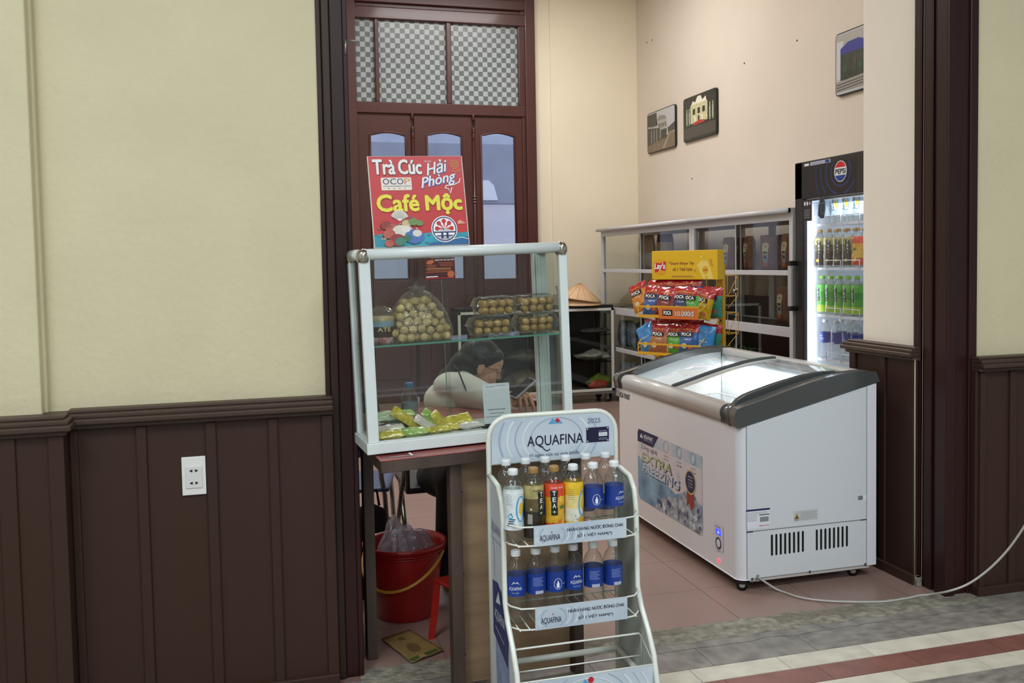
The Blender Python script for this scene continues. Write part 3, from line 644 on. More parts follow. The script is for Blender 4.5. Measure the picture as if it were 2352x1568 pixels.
# ================================================================== SNACK PACKS ON THE CASE FLOOR
def pack_mb(L, Wd, t, m, m2=None, seed=0, T_=None, crimp=.10):
    k = MB(T_)
    def f(sgn):
        def g(u, v):
            x = (u-.5)*L; y = (v-.5)*Wd*(1-.08*math.sin(math.pi*u))
            e = max(0, 1-abs(2*u-1)**4)*max(0, 1-abs(2*v-1)**2.4)
            z = sgn*t/2*(e**.6)*(1+.22*noise.noise((u*5+seed, v*3, seed)))+.004*noise.noise((u*6, v*5, seed+9))
            return (x, y, z+t/2)
        return g
    k.grid(f(1), 18, 9, m); k.grid(f(-1), 18, 9, m2 or m); return k
m_py = mat('yellow_wrapper', 'd8c03c', .22, var=.35, vscale=55, coat=.6, col2='ecd95a'); m_pg = mat('green_wrapper', '8fc23c', .22, var=.3, vscale=35, coat=.6, col2='cfe08a')
m_pw = mat('white_green_wrapper', 'b9d38c', .22, var=.25, vscale=35, coat=.6, col2='e6ecd6'); m_pp = mat('pink_white_wrapper', 'e6d2cc', .22, var=.12, vscale=25, coat=.6, col2='f0e8e4')
pk = {}
for nm, m in (('yellow', m_py), ('green', m_pg), ('pale green', m_pw), ('pink and white', m_pp)):
    pk[nm] = m
def wpack(nm, px, py, y, L, Wd, th, rz, tilt, lab, ry=0):
    p = None
    Mi = CM.inverted()
    # point of the case floor layer at depth y
    a = CAMP; dv = ray(px, py); la = Mi @ a; ld = Mi.to_3x3() @ dv; t = (y-la.y)/ld.y; q = la+ld*t
    L *= 1.12; Wd *= 1.3; th *= 1.25
    o = pack_mb(L, Wd, th, pk[nm], None, seed=px % 17, T_=T(0, 0, -th/2)).build('snack_pack')
    o.location = cpt(q.x, q.y, max(q.z, .0405+th/2)); o.rotation_euler = (tilt, ry-R(1.5), R(4)+rz)
    tag(o, lab, 'snack', 'wrapped snacks on the case floor')
wpack('pale green', 897, 956, .14, .085, .035, .03, 0, R(25), 'pale green wrapped snack, upper left of the pile on the case floor')
wpack('yellow', 940, 966, .115, .125, .032, .024, R(-5), R(50), 'long yellow wrapped snack lying diagonally at the left of the pile', R(38))
wpack('pink and white', 899, 984, .09, .085, .035, .02, R(5), R(20), 'pink and white wrapped snack under the pale green one')
wpack('yellow', 899, 997, .06, .08, .035, .018, 0, R(8), 'yellow wrapped snack below the pink one at the left post')
wpack('yellow', 899, 1011, .035, .082, .035, .02, R(3), R(15), 'front left yellow wrapped snack at the corner of the case floor')
wpack('green', 951, 1003, .04, .082, .04, .022, R(-4), R(10), 'bright green wrapped snack lying flat at the front glass')
wpack('pink and white', 983, 977, .085, .095, .030, .018, R(-8), R(40), 'slim pink wrapped snack lying diagonally in mid pile', R(38))
wpack('green', 998, 968, .10, .10, .032, .02, R(-8), R(45), 'green wrapped snack lying diagonally between a pink and a yellow one', R(50))
wpack('yellow', 1014, 970, .09, .085, .034, .024, R(-5), R(45), 'short yellow wrapped snack standing steeply right of the green one', R(52))
wpack('yellow', 1054, 964, .10, .085, .045, .022, R(8), R(35), 'yellow wrapped snack on top at the right end of the pile', R(-6))
wpack('yellow', 1064, 981, .08, .08, .035, .018, R(8), R(10), 'yellow wrapped snack under the top right one', R(-6))
wpack('yellow', 1007, 1001, .045, .082, .03, .018, R(4), R(5), 'yellow wrapped snack flat at the front glass, right of the bright green one')
wpack('pink and white', 1079, 993, .06, .08, .035, .018, R(8), R(5), 'white wrapped snack at the right end of the front row')
k = MB(); k.lathe([(.001, -.01), (.008, -.007), (.010, 0), (.008, .007), (.001, .01)], mat('dark_brown_ball', '4a342c', .6), 14, cap0=False, cap1=False)
o = k.build('brown_sweet'); o.location = cpt(.232, .05, .051); tag(o, 'small dark brown round sweet beside the front yellow pack', 'snack')
wpack('green', 925, 950, .17, .075, .03, .02, R(4), R(20), 'green wrapped snack peeping out behind the long yellow one')
wpack('yellow', 1032, 990, .07, .07, .03, .018, R(-12), R(15), 'small yellow wrapped snack wedged below the steep yellow one')
# navy and white pouch lying behind the pile
k = pack_mb(.135, .07, .03, mat('pouch_white', 'd6d9d4', .35, coat=.3), None, 3)
o = k.build('flat_pouch'); k = MB(); k.grid(lambda u, v: ((u-.5)*.13, -.04+.035*v, .026+.008*math.sin(3.14*v)+.004*math.sin(u*9)), 12, 5, mat('pouch_navy', '1f2a3c', .35, coat=.3)); k.build('folded_top', o)
o.location = cpt(.125, .165, .05); o.rotation_euler = (R(30), -R(3), R(4)); tag(o, 'white pouch with a dark navy folded top lying behind the wrapped snacks', 'pouch')
# ---- card with payment details (its code left out)
cd = thing('payment_card', cpt(.452, .035, .041), 'white payment card on a small black stand inside the case', 'card', rot=(R(-10), 0, R(3)))
k = MB(); k.bb((-.044, 0, .01), (.053, .002, .150), mat('card_white', 'dfe2e8', .35)); cb_ = k.build('card_sheet', cd)
k = MB(T(0, 0, 0)); k.L = .0004; k.text('Vietcombank', -.016, .139, .034, .004, m_navy, 1); k.text('VNPAY QR Phone', .024, .141, .034, .004, m_navy, 1)
k.text('NGUYEN THI THU HUYEN', .002, .060, .062, .0045, m_bk, 1, .02); k.rect(-.024, .0465, .028, .0482, mat('card_small_print', '5f6368', .5), 1); k.rect(-.040, .0350, .036, .0365, _M['card_small_print'], 1)
k.build('card_print', cb_)
k = MB(); k.bb((-.05, -.006, 0), (.05, .03, .006), m_bk); k.bb((-.045, -.005, .005), (.045, -.003, .012), m_bk); k.build('stand', cd, bevel=.001)
# ================================================================== THINGS ON THE TABLE BEHIND THE CASE
def tz(x, y): # height of the sloping table top at a world point
    v = Matrix.Rotation(-TR, 3, 'Z') @ Vector((x-tb_o.x, y-tb_o.y, 0)); return TZ+v.x*math.sin(-tr_roll)
def on_table(px, py):
    p = onz(px, py, TZ)
    for i in range(4): p = onz(px, py, tz(p.x, p.y))
    return p
pb = onY(940, 900, 3.62); zt = tz(pb.x, 3.62)
wb = thing('small_water_bottle', (pb.x, 3.62, zt), 'half full clear water bottle with a blue cap behind the case', 'bottle')
k = MB(); k.lathe([(.028, 0), (.032, .004), (.032, .05), (.030, .055), (.032, .06), (.032, .105), (.026, .125), (.015, .140), (.0135, .148)], m_clear, 24); k.build('bottle_body', wb)
k = MB(); k.lathe([(.0305, .055), (.0312, .06), (.0312, .085), (.0305, .09)], mat('pale_blue_label', 'b9d0de', .3), 24, cap0=False, cap1=False); k.build('label_band', wb)
k = MB(); k.lathe([(.0162, .146), (.0168, .150), (.0165, .164), (.012, .166)], mat('blue_cap', '3f86c4', .35), 20); k.build('cap', wb)
pl = on_table(1058, 952); 
lf = MB(); n = 24
def leaf(u, v):
    x = (u-.5)*.17; wd = .045*math.sin(math.pi*min(1, max(0, u*.94+.05)))**.7; y = (v-.5)*2*wd
    return (x, y, .006+.010*abs(2*v-1)**1.6+.004*math.sin(u*7))
lf.grid(leaf, 22, 11, mat('green_dish', '4f9a55', .35, coat=.3)); 
o = lf.build('leaf_dish', solid=.002); o.location = (pl.x-.02, 3.44, tz(pl.x, 3.44)+.002); o.rotation_euler = (0, -R(1.4), R(4)); tag(o, 'green leaf-shaped dish on the red table behind the case', 'dish')
k = MB(); k.grid(lambda u, v: (.038*math.cos(6.283*u)*(1-.5*v)*(1+.1*noise.noise((u*6, v*3, 0))), .03*math.sin(6.283*u)*(1-.5*v), .045*v+.006*noise.noise((u*7, v*4, 3))), 20, 8, m_film, closeu=True)
o = k.build('clear_bag'); q = on_table(1030, 940); o.location = (q.x-.03, 3.47, tz(q.x, 3.47)+.012); tag(o, 'small crumpled clear plastic bag in the green leaf dish', 'bag')
# ================================================================== BLUE CHAIR
cb = thing('blue_chair', (.37, 4.44, 0), 'blue plastic-backed chair with thin metal legs behind the table', 'chair', rz=R(180-12))
m_bc = mat('blue_seat_plastic', '3f5278', .45, var=.05); m_st_ = mat('chair_steel', '8c8a88', .3, .8)
def chair(root, mseat):
    k = MB(); k.grid(lambda u, v: ((u-.5)*.36*(1-.25*max(0, v-.5)**2*4*.6), .17+.05*v+.02*math.cos((u-.5)*3), .60+.33*v-.05*(abs(2*u-1)**3)*v), 14, 10, mseat); k.build('backrest', root, solid=.012)
    k = MB(); k.grid(lambda u, v: ((u-.5)*.40, (v-.5)*.38, .455-.012*math.sin(3.14*u)*math.sin(3.14*v)), 10, 10, mseat); k.build('seat', root, solid=.015)
    for sx in (-1, 1):
        k = MB(); k.tube([(sx*.18, -.17, .44), (sx*.20, -.2, .0)], .011, m_st_); k.build('leg', root)
        k = MB(); k.tube([(sx*.15, .22, .88), (sx*.17, .19, .5), (sx*.18, .16, .42), (sx*.21, .23, 0)], .011, m_st_); k.build('leg', root)
    k = MB(); k.tube([(-.19, -.18, .22), (.19, -.18, .22)], .008, m_st_); k.tube([(-.19, -.18, .24), (-.195, .19, .22)], .008, m_st_); k.tube([(.19, -.18, .24), (.195, .19, .22)], .008, m_st_); k.build('stretcher', root)
chair(cb, m_bc)
fc = thing('folding_chair', (.78, 4.30, 0), 'grey steel folding chair the woman sits on', 'chair', rz=R(180))
k = MB(); k.box((0, 0, .455), (.38, .36, .03), mat('dark_seat_vinyl', '23242b', .5)); k.build('seat', fc, bevel=.01)
k = MB(); k.tube([(-.18, .17, .47), (-.19, .24, .80), (.19, .24, .80), (.18, .17, .47)], .011, m_st_); k.build('back_frame', fc)
for sx in (-1, 1):
    k = MB(); k.tube([(sx*.19, .20, .62), (sx*.20, -.24, .0)], .011, m_st_); k.build('leg', fc)
    k = MB(); k.tube([(sx*.17, -.14, .45), (sx*.18, .22, .0)], .011, m_st_); k.build('leg', fc)
# ================================================================== WOMAN
def sm(p): return Vector(p)
pw = thing('person', (.80, 4.2, 0), 'woman in a white shirt and glasses sitting bent over the phone in her hand', 'person')
OFF = Vector((-.80, -4.2, 0))
m_skin = mat('skin', 'cd9c82', .5, var=.04, vscale=12, sub=.1); m_hair = mat('black_hair', '120d0b', .42, bump=.3, bscale=90, stretch=(1, 1, .2)); m_sht = mat('white_shirt', 'dfdcd4', .8, bump=.6, bscale=9)
m_trs = mat('black_trousers', '141417', .8)
HC = onY(1106, 838, 4.10); HM = Matrix.Translation(HC+OFF) @ Matrix.Rotation(R(-6), 4, 'Z') @ Matrix.Rotation(R(24), 4, 'Y') @ Matrix.Diagonal((.93, .93, .93, 1))
def ell(k, c, r, m, Mx=None, n=14):
    o = k.T; k.T = (Mx or Matrix()) @ Matrix.Translation(c) @ Matrix.Diagonal((r[0], r[1], r[2], 1)); 
    k.lathe([(math.sin(math.pi*i/n), -math.cos(math.pi*i/n)) for i in range(1, n)], m, 20); k.T = o
def cap(k, a, b_, r0, r1, m, n=5):
    a, b_ = Vector(a), Vector(b_)
    for i in range(n+1): t = i/n; r_ = r0*(1-t)+r1*t; ell(k, a+(b_-a)*t, (r_, r_, r_), m, n=10)
    k.tube([a, b_], [r0, r1], m, 14)
def remesh(o, vox, it=3):
    q = o.modifiers.new('remesh', 'REMESH'); q.mode = 'VOXEL'; q.voxel_size = vox; q.use_smooth_shade = True
    s_ = o.modifiers.new('smooth', 'SMOOTH'); s_.iterations = it; s_.factor = .5
k = MB()
ell(k, (-.005, 0, .02), (.098, .073, .092), m_skin, HM); ell(k, (.035, 0, -.035), (.058, .055, .072), m_skin, HM); ell(k, (.062, 0, -.088), (.028, .03, .022), m_skin, HM)
ell(k, (.05, 0, .035), (.045, .058, .045), m_skin, HM); ell(k, (.098, 0, -.022), (.017, .011, .012), m_skin, HM); ell(k, (.090, 0, -.004), (.012, .009, .022), m_skin, HM)
ell(k, (.086, 0, -.055), (.013, .022, .006), m_skin, HM); ell(k, (.084, 0, -.066), (.012, .019, .006), m_skin, HM)
for sy in (-1, 1):
    ell(k, (.055, sy*.035, -.03), (.03, .022, .03), m_skin, HM); ell(k, (-.008, sy*.074, -.012), (.017, .009, .03), m_skin, HM); ell(k, (.068, sy*.03, .016), (.02, .026, .008), m_skin, HM)
nb = HM @ Vector((-.035, 0, -.06)); ch = Vector((.86, 4.14, .93))+OFF
cap(k, nb, ch, .047, .056, m_skin)
S0 = Vector((.84, 4.0, .92))+OFF; E0 = Vector((.93, 3.81, .858))+OFF; W0 = onY(1168, 932, 3.78)+OFF
W0.z = max(W0.z, .872)
cap(k, S0, E0, .045, .038, m_skin); cap(k, E0, W0, .036, .023, m_skin)
S1 = Vector((.84, 4.27, .92))+OFF; E1 = Vector((.93, 4.28, .885))+OFF; W1 = Vector((1.0, 4.08, .872))+OFF
cap(k, S1, E1, .045, .036, m_skin); cap(k, E1, W1, .034, .022, m_skin)
cap(k, Vector((.80, 4.15, .52))+OFF, Vector((.84, 4.14, .88))+OFF, .10, .10, m_skin)
# hand that holds the phone: palm, four curled fingers, thumb
pc = onY(1196, 920, 3.78)+OFF
hx = (pc-W0).normalized(); up = Vector((0, 0, 1)); hy = up.cross(hx).normalized(); hz = hx.cross(hy)
def hp(a, b_, c): return W0+hx*a+hy*b_+hz*c
ell(k, hp(.068, .004, .004), (.040, .015, .032), m_skin); cap(k, hp(0, 0, 0), hp(.045, .002, .002), .021, .023, m_skin, 3)
for i, L in enumerate((.92, 1.0, .96, .80)):
    x_ = .040+.0215*i; fan = .007*(i-1)
    a = hp(x_, -.006, .026-.004*i); b1 = hp(x_+.004+fan*.3, -.028, .018-.005*i); c1 = hp(x_+.006+fan*.7, -.034, -.010*L-.004*i); d1 = hp(x_+.006+fan, -.027, -.034*L-.004*i)
    cap(k, a, b1, .0092, .0088, m_skin, 3); cap(k, b1, c1, .0088, .0082, m_skin, 4); cap(k, c1, d1, .0082, .0070, m_skin, 4)
cap(k, hp(.03, -.004, .02), hp(.058, -.012, .044), .012, .0098, m_skin, 3); cap(k, hp(.058, -.012, .044), hp(.085, -.006, .056), .0098, .008, m_skin, 3)
# far hand resting on the table
ell(k, W1+Vector((.035, -.03, -.004)), (.045, .032, .014), m_skin)
for i in range(4): cap(k, W1+Vector((.055+.004*i, -.055+.018*i, -.006)), W1+Vector((.10-.005*abs(i-1), -.075+.022*i, -.018)), .0085, .007, m_skin, 3)
cap(k, W1+Vector((.02, -.05, -.004)), W1+Vector((.05, -.085, -.014)), .010, .008, m_skin, 3)
bd = k.build('body', pw); remesh(bd, .0032, 3)
for sy in (-1, 1):
    k = MB(); ell(k, (.076, sy*.029, .004), (.011, .014, .008), mat('eye_white', 'd9d2c8', .3), HM); ell(k, (.083, sy*.029, .001), (.005, .006, .006), mat('iris', '1c120c', .2), HM); k.build('eye', bd)
    k = MB(); k.T = HM; k.tube([(.078, sy*.012, .030), (.080, sy*.03, .035), (.068, sy*.048, .031)], .003, m_hair, 6); k.build('eyebrow', bd)
k = MB(); k.T = HM; k.tube([(.095, -.018, -.060), (.099, 0, -.059), (.095, .018, -.060)], .003, mat('lips', '9c5449', .4), 6); k.build('mouth', bd)
k = MB()
ell(k, (-.022, 0, .034), (.102, .082, .094), m_hair, HM); ell(k, (-.05, 0, -.005), (.075, .078, .075), m_hair, HM); ell(k, (.03, 0, .075), (.055, .06, .03), m_hair, HM)
for sy in (-1, 1): cap(k, HM @ Vector((.05, sy*.045, .07)), HM @ Vector((-.02, sy*.072, .03)), .025, .025, m_hair, 4)
bk = HM @ Vector((-.09, 0, -.02))
cap(k, bk, bk+Vector((-.03, .02, -.035)), .05, .042, m_hair, 4); cap(k, bk+Vector((-.03, .02, -.035)), bk+Vector((-.07, .07, -.07)), .04, .03, m_hair, 5)
hr = k.build('hair', pw); remesh(hr, .006, 4)
k = MB()
cv = [Vector(p)+OFF for p in ((.80, 4.17, .50), (.79, 4.17, .62), (.80, 4.16, .74), (.80, 4.15, .84), (.835, 4.14, .91))]
ell(k, Vector((.80, 4.08, .915))+OFF, (.085, .12, .062), m_sht)
for i, (p, r_) in enumerate(zip(cv, ((.14, .17, .1), (.13, .17, .1), (.125, .18, .1), (.115, .185, .09), (.085, .145, .055)))): ell(k, p, r_, m_sht, n=12)
cap(k, Vector((.835, 4.02, .90))+OFF, Vector((.945, 3.80, .862))+OFF, .08, .056, m_sht); ell(k, onY(1092, 905, 3.98)+OFF, (.07, .08, .06), m_sht); cap(k, Vector((.84, 4.26, .91))+OFF, Vector((.95, 4.22, .89))+OFF, .07, .055, m_sht)
cap(k, Vector((.86, 4.08, .955))+OFF, Vector((.90, 4.13, .95))+OFF, .035, .03, m_sht, 3); cap(k, Vector((.90, 4.13, .95))+OFF, Vector((.93, 4.12, .90))+OFF, .03, .03, m_sht, 3)
shr = k.build('shirt', pw); remesh(shr, .008, 6)
k = MB(); m_pip = mat('navy_piping', '20242f', .7)
def pp(px, py, Y): return onY(px, py, Y)+OFF
k.tube([pp(1042, 838, 3.98), pp(1052, 850, 3.955), pp(1060, 870, 3.93), pp(1068, 890, 3.91), pp(1074, 905, 3.90)], .0035, m_pip, 6)
k.tube([pp(1097, 882, 4.02), pp(1098, 892, 4.02), pp(1090, 908, 4.0), pp(1085, 918, 4.0)], .006, m_pip, 6)
k.build('collar_piping', shr)
k = MB(); ell(k, Vector((.80, 4.17, .50))+OFF, (.155, .18, .10), m_trs)
for sx in (.0, .12):
    cap(k, Vector((.76+sx*.6, 4.15, .52))+OFF, Vector((.77+sx, 3.98, .52))+OFF, .09, .075, m_trs); cap(k, Vector((.77+sx, 3.98, .52))+OFF, Vector((.76+sx, 4.06, .10))+OFF, .07, .062, m_trs)
tr_ = k.build('trousers', pw); remesh(tr_, .01, 4)
for sx in (.0, .12):
    k = MB(T(.76+sx-.80, 4.02-4.2, 0)); ell(k, (0, -.03, .032), (.045, .12, .034), m_bk, n=10); k.build('shoe', pw)
gl = thing('eyeglasses', HC, 'thin dark-framed glasses worn by the seated woman', 'glasses')
k = MB(); HG = Matrix.Translation(-HC) @ Matrix.Translation(-OFF) @ HM; k.T = HG; m_gf = mat('glasses_wire', '2a1f1c', .3, .6)
for sy in (-1, 1):
    k.tube([(.104, sy*.033+.022*math.cos(a), .0+.02*math.sin(a)) for a in [2*math.pi*i/18 for i in range(18)]], .0017, m_gf, 6, closed=True)
    k.tube([(.103, sy*.054, .006), (.085, sy*.071, .006), (.0, sy*.080, .004)], .0013, m_gf, 6)
k.tube([(.104, -.011, .004), (.108, 0, .008), (.104, .011, .004)], .0013, m_gf, 6); k.build('frame', gl)
for sy in (-1, 1): k = MB(); k.T = HG; k.add([(.104, sy*.033+.021*math.cos(a), .019*math.sin(a)) for a in [2*math.pi*i/18 for i in range(18)]], [tuple(range(18))], glass('lens', 'f0f2f2', 1.4)); k.build('lens', gl)
ph = thing('mobile_phone', onY(1200, 891, 3.765), 'mobile phone held tilted in the hand of the seated woman', 'phone', rot=(R(8), R(-36), R(10)))
k = MB(); k.box((0, 0, 0), (.115, .06, .009), mat('phone_case', 'b9b6c6', .3)); k.build('case', ph, bevel=.003)
k = MB(); k.box((0, 0, .0055), (.108, .054, .001), mat('phone_screen', '15161c', .1)); k.build('screen', ph)
pn = MB(); a = hp(.115, -.03, -.004)-OFF; pn.tube([a+Vector((-.03, 0, .006)), a+Vector((.03, -.01, -.002))], .0045, m_wh, 10); pn.tube([a+Vector((.03, -.01, -.002)), a+Vector((.055, -.014, -.006))], [.0045, .003], mat('pen_grey', '8a8a85', .4), 10)
tag(pn.build('pen'), 'white pen between the fingers below the phone', 'pen')
# ================================================================== UNDER THE TABLE
p = onz(930, 1432); p.y += .12
bu = thing('red_bucket', (onY(933, 1400, p.y).x, p.y, 0), 'red plastic bucket with a yellow handle under the table', 'bucket', rz=R(-35)); bu.scale = (1.1, 1.1, 1.02)
m_rb = mat('bucket_red', '9c1a1c', .35, var=.05, coat=.2)
k = MB(); k.lathe([(.108, 0), (.112, .004), (.142, .25), (.152, .285), (.158, .29), (.158, .30), (.150, .302), (.140, .28), (.109, .01), (.02, .008)], m_rb, 40, cap0=True, cap1=True)
for z in (.262, .272): k.lathe([(.146+(z-.25)*.2, z), (.151+(z-.25)*.2, z+.002), (.147+(z-.25)*.2, z+.004)], m_rb, 40, cap0=False, cap1=False)
k.build('pail', bu)
k = MB(); k.tube([(.158*math.cos(R(a)), -.158*math.sin(R(a)), .272-.13*math.sin(R(a))) for a in range(0, 181, 10)], .0065, mat('handle_yellow', 'c08a2c', .45), 8); k.build('handle', bu)
k = MB(); rnb = random.Random(3)
def cb_f(cx, cy, rx_, hh, sd): return lambda u, v: (cx+rx_*math.cos(6.283*u)*(1-.75*v**1.5)*(1+.25*noise.noise((u*7, v*4, sd))), cy+rx_*math.sin(6.283*u)*(1-.75*v**1.5), .24+hh*v+.02*noise.noise((u*8, v*5, sd+4)))
m_bf = glass('blue_film', 'f6f6fa', 1.6, .1, edge='dde0ea', wave=26, gmix=2, haze=.22, hcol='d5d5e2')
k.grid(cb_f(-.045, -.02, .07, .17, 1), 26, 12, m_bf, closeu=True); k.grid(cb_f(.055, 0, .08, .10, 5), 26, 12, m_bf, closeu=True); k.grid(cb_f(0, .04, .09, .12, 9), 26, 12, m_bf, closeu=True)
o = k.build('plastic_bag'); o.location = bu.location; tag(o, 'crumpled clear plastic bags stuffed in the red bucket', 'plastic bag')
a = onz(878, 1473); b_ = onz(940, 1452); c_ = onz(1018, 1498); d_ = onz(945, 1527)
m_kr = mat('kraft_paper', '8d7444', .7, var=.15, vscale=15, bump=.1)
o_ = (a+b_+c_+d_)/4
k = MB(); L4 = [q-o_ for q in (a, b_, c_, d_)]
def bil(u, v): return L4[0]*(1-u)*(1-v)+L4[1]*u*(1-v)*1.0+L4[2]*u*v+L4[3]*(1-u)*v
k.grid(lambda u, v: tuple(bil(u, v)+Vector((0, 0, .008+.004*noise.noise((u*4, v*4, 1))))), 10, 10, m_kr)
kb = k.build('paper_bag', solid=.005); kb.location = o_
tag(kb, 'flat brown paper bag lying on the floor under the table', 'paper bag')
k = MB(); m_gp = mat('print_green', '4a5a2a', .6); m_bp = mat('print_brown', '6b5630', .6)
def fl(cx, cy, r_, m): k.add([tuple(bil(cx+r_*math.cos(t), cy+r_*math.sin(t))+Vector((0, 0, .014))) for t in [6.283*i/16 for i in range(16)]], [tuple(range(16))], m)
fl(.45, .25, .1, m_bp); fl(.45, .62, .17, m_bp)
k.add([tuple(bil(u, v)+Vector((0, 0, .014))) for u, v in ((0, .9), (1, .9), (1, 1), (0, 1))], [(0, 1, 2, 3)], m_gp); k.build('print', kb)
q = onz(1024, 1480); 
st = thing('red_stool', (q.x+.045, q.y+.02, 0), 'small red plastic stool leaning behind the table leg', 'stool', rz=R(20))
m_rs = mat('stool_red', 'c0261e', .35, coat=.2)
k = MB(); k.box((0, 0, .225), (.09, .18, .012), m_rs); k.build('seat', st, bevel=.004)
for sx in (-1, 1):
    for sy in (-1, 1):
        k = MB(); k.prism([(sx*.02, .22), (sx*.044, .22), (sx*.075, 0), (sx*.055, 0), (sx*.035, .09)], sy*.08-.006, sy*.08+.006, m_rs); k.build('leg', st)
k = MB(); k.prism([(-.044, .22), (.044, .22), (.062, .08), (.04, .10), (-.04, .10), (-.062, .08)], -.088, -.082, m_rs); k.build('side_panel', st)
bgk = thing('black_form', (.43, 4.17, 0), 'upright black form with a loop on top behind the left table leg', 'bag', rz=R(10))  # plain upright black form added to fill the dark area beside the chair
k = MB(); k.grid(lambda u, v: ((.10-.02*v)*math.cos(6.283*u)*(1 if v < .98 else .3), (.06-.02*v)*math.sin(6.283*u)*(1 if v < .98 else .3), .40*v+.01*noise.noise((u*4, v*3, 2))), 24, 14, mat('matte_black', '101012', .85), closeu=True); k.build('form_shell', bgk)
k = MB(); k.tube([(-.05, 0, .39), (-.04, 0, .46), (.04, 0, .46), (.05, 0, .39)], .006, _M['matte_black']); k.build('top_loop', bgk)
# ================================================================== BOTTLES
m_lbl = mat('blue_label', '1c3f96', .3); m_lbw = mat('label_white', 'e8ecf4', .35); m_water = glass('water_in_bottle', 'e9eeee', 1.33, .03, edge='c3c9c8')
m_capw = mat('white_cap', 'e4e8ea', .4); m_capb = mat('gold_brown_cap', 'a07c48', .4); m_capg = mat('green_cap', '7fc243', .4)
BP = [(.026, .0), (.0315, .004), (.0318, .03), (.0305, .036), (.0318, .042), (.0318, .078), (.0300, .083), (.0300, .146), (.0318, .151), (.0312, .163), (.025, .182), (.0145, .197), (.0132, .207)]
def wrap(r_): return lambda x, z, l: ((r_+l)*math.sin(x/r_), -(r_+l)*math.cos(x/r_), z)
def cap_mb(m, z=.205):
    k = MB(); k.lathe([(.0150, z), (.0155, z+.002), (.0155, z+.013), (.0148, z+.017), (.011, z+.0185)], m, 20); return k
def water_bottle(face):
    t = thing('water_bottle', (0, 0, 0), '', 'bottle')
    MB().lathe(BP, m_clear, 22).build('bottle_body', t); cap_mb(m_capw).build('cap', t)
    k = MB(); k.lathe([(.0306, .087), (.0308, .088), (.0308, .149), (.0312, .150)], m_lbl, 26, cap0=False, cap1=False); lb = k.build('label', t)
    k = MB(); k.W = wrap(.0309); k.L = .0002
    if face == 0:
        k.text('AQUAFINA', 0, .111, .042, .012, m_lbw, 1); k.poly([(-.012, .124), (-.004, .134), (.001, .128), (.006, .133), (.014, .124)], m_lbw, 1); k.text('TINH KHIẾT', 0, .099, .024, .0035, m_lbw, 1)
    elif face == 1:
        for i in range(7): k.rect(-.018, .113+i*.004, .016-.004*(i % 3), .1145+i*.004, mat('label_pale_blue', '7d93cc', .4), 1)
        for i in range(12): k.rect(-.010+i*.0022, .088, -.010+i*.0022+.0012, .098, m_lbw, 1)
    else:
        k.ring(0, .113, .013, .0012, m_lbw, 1, rz=.017); k.rect(-.0045, .101, .0045, .116, m_lbw, 1, r=.002); k.rect(-.002, .114, .002, .122, m_lbw, 1); k.rect(.016, .11, .03, .1112, m_lbw, 1)
    k.build('label_print', lb); return t
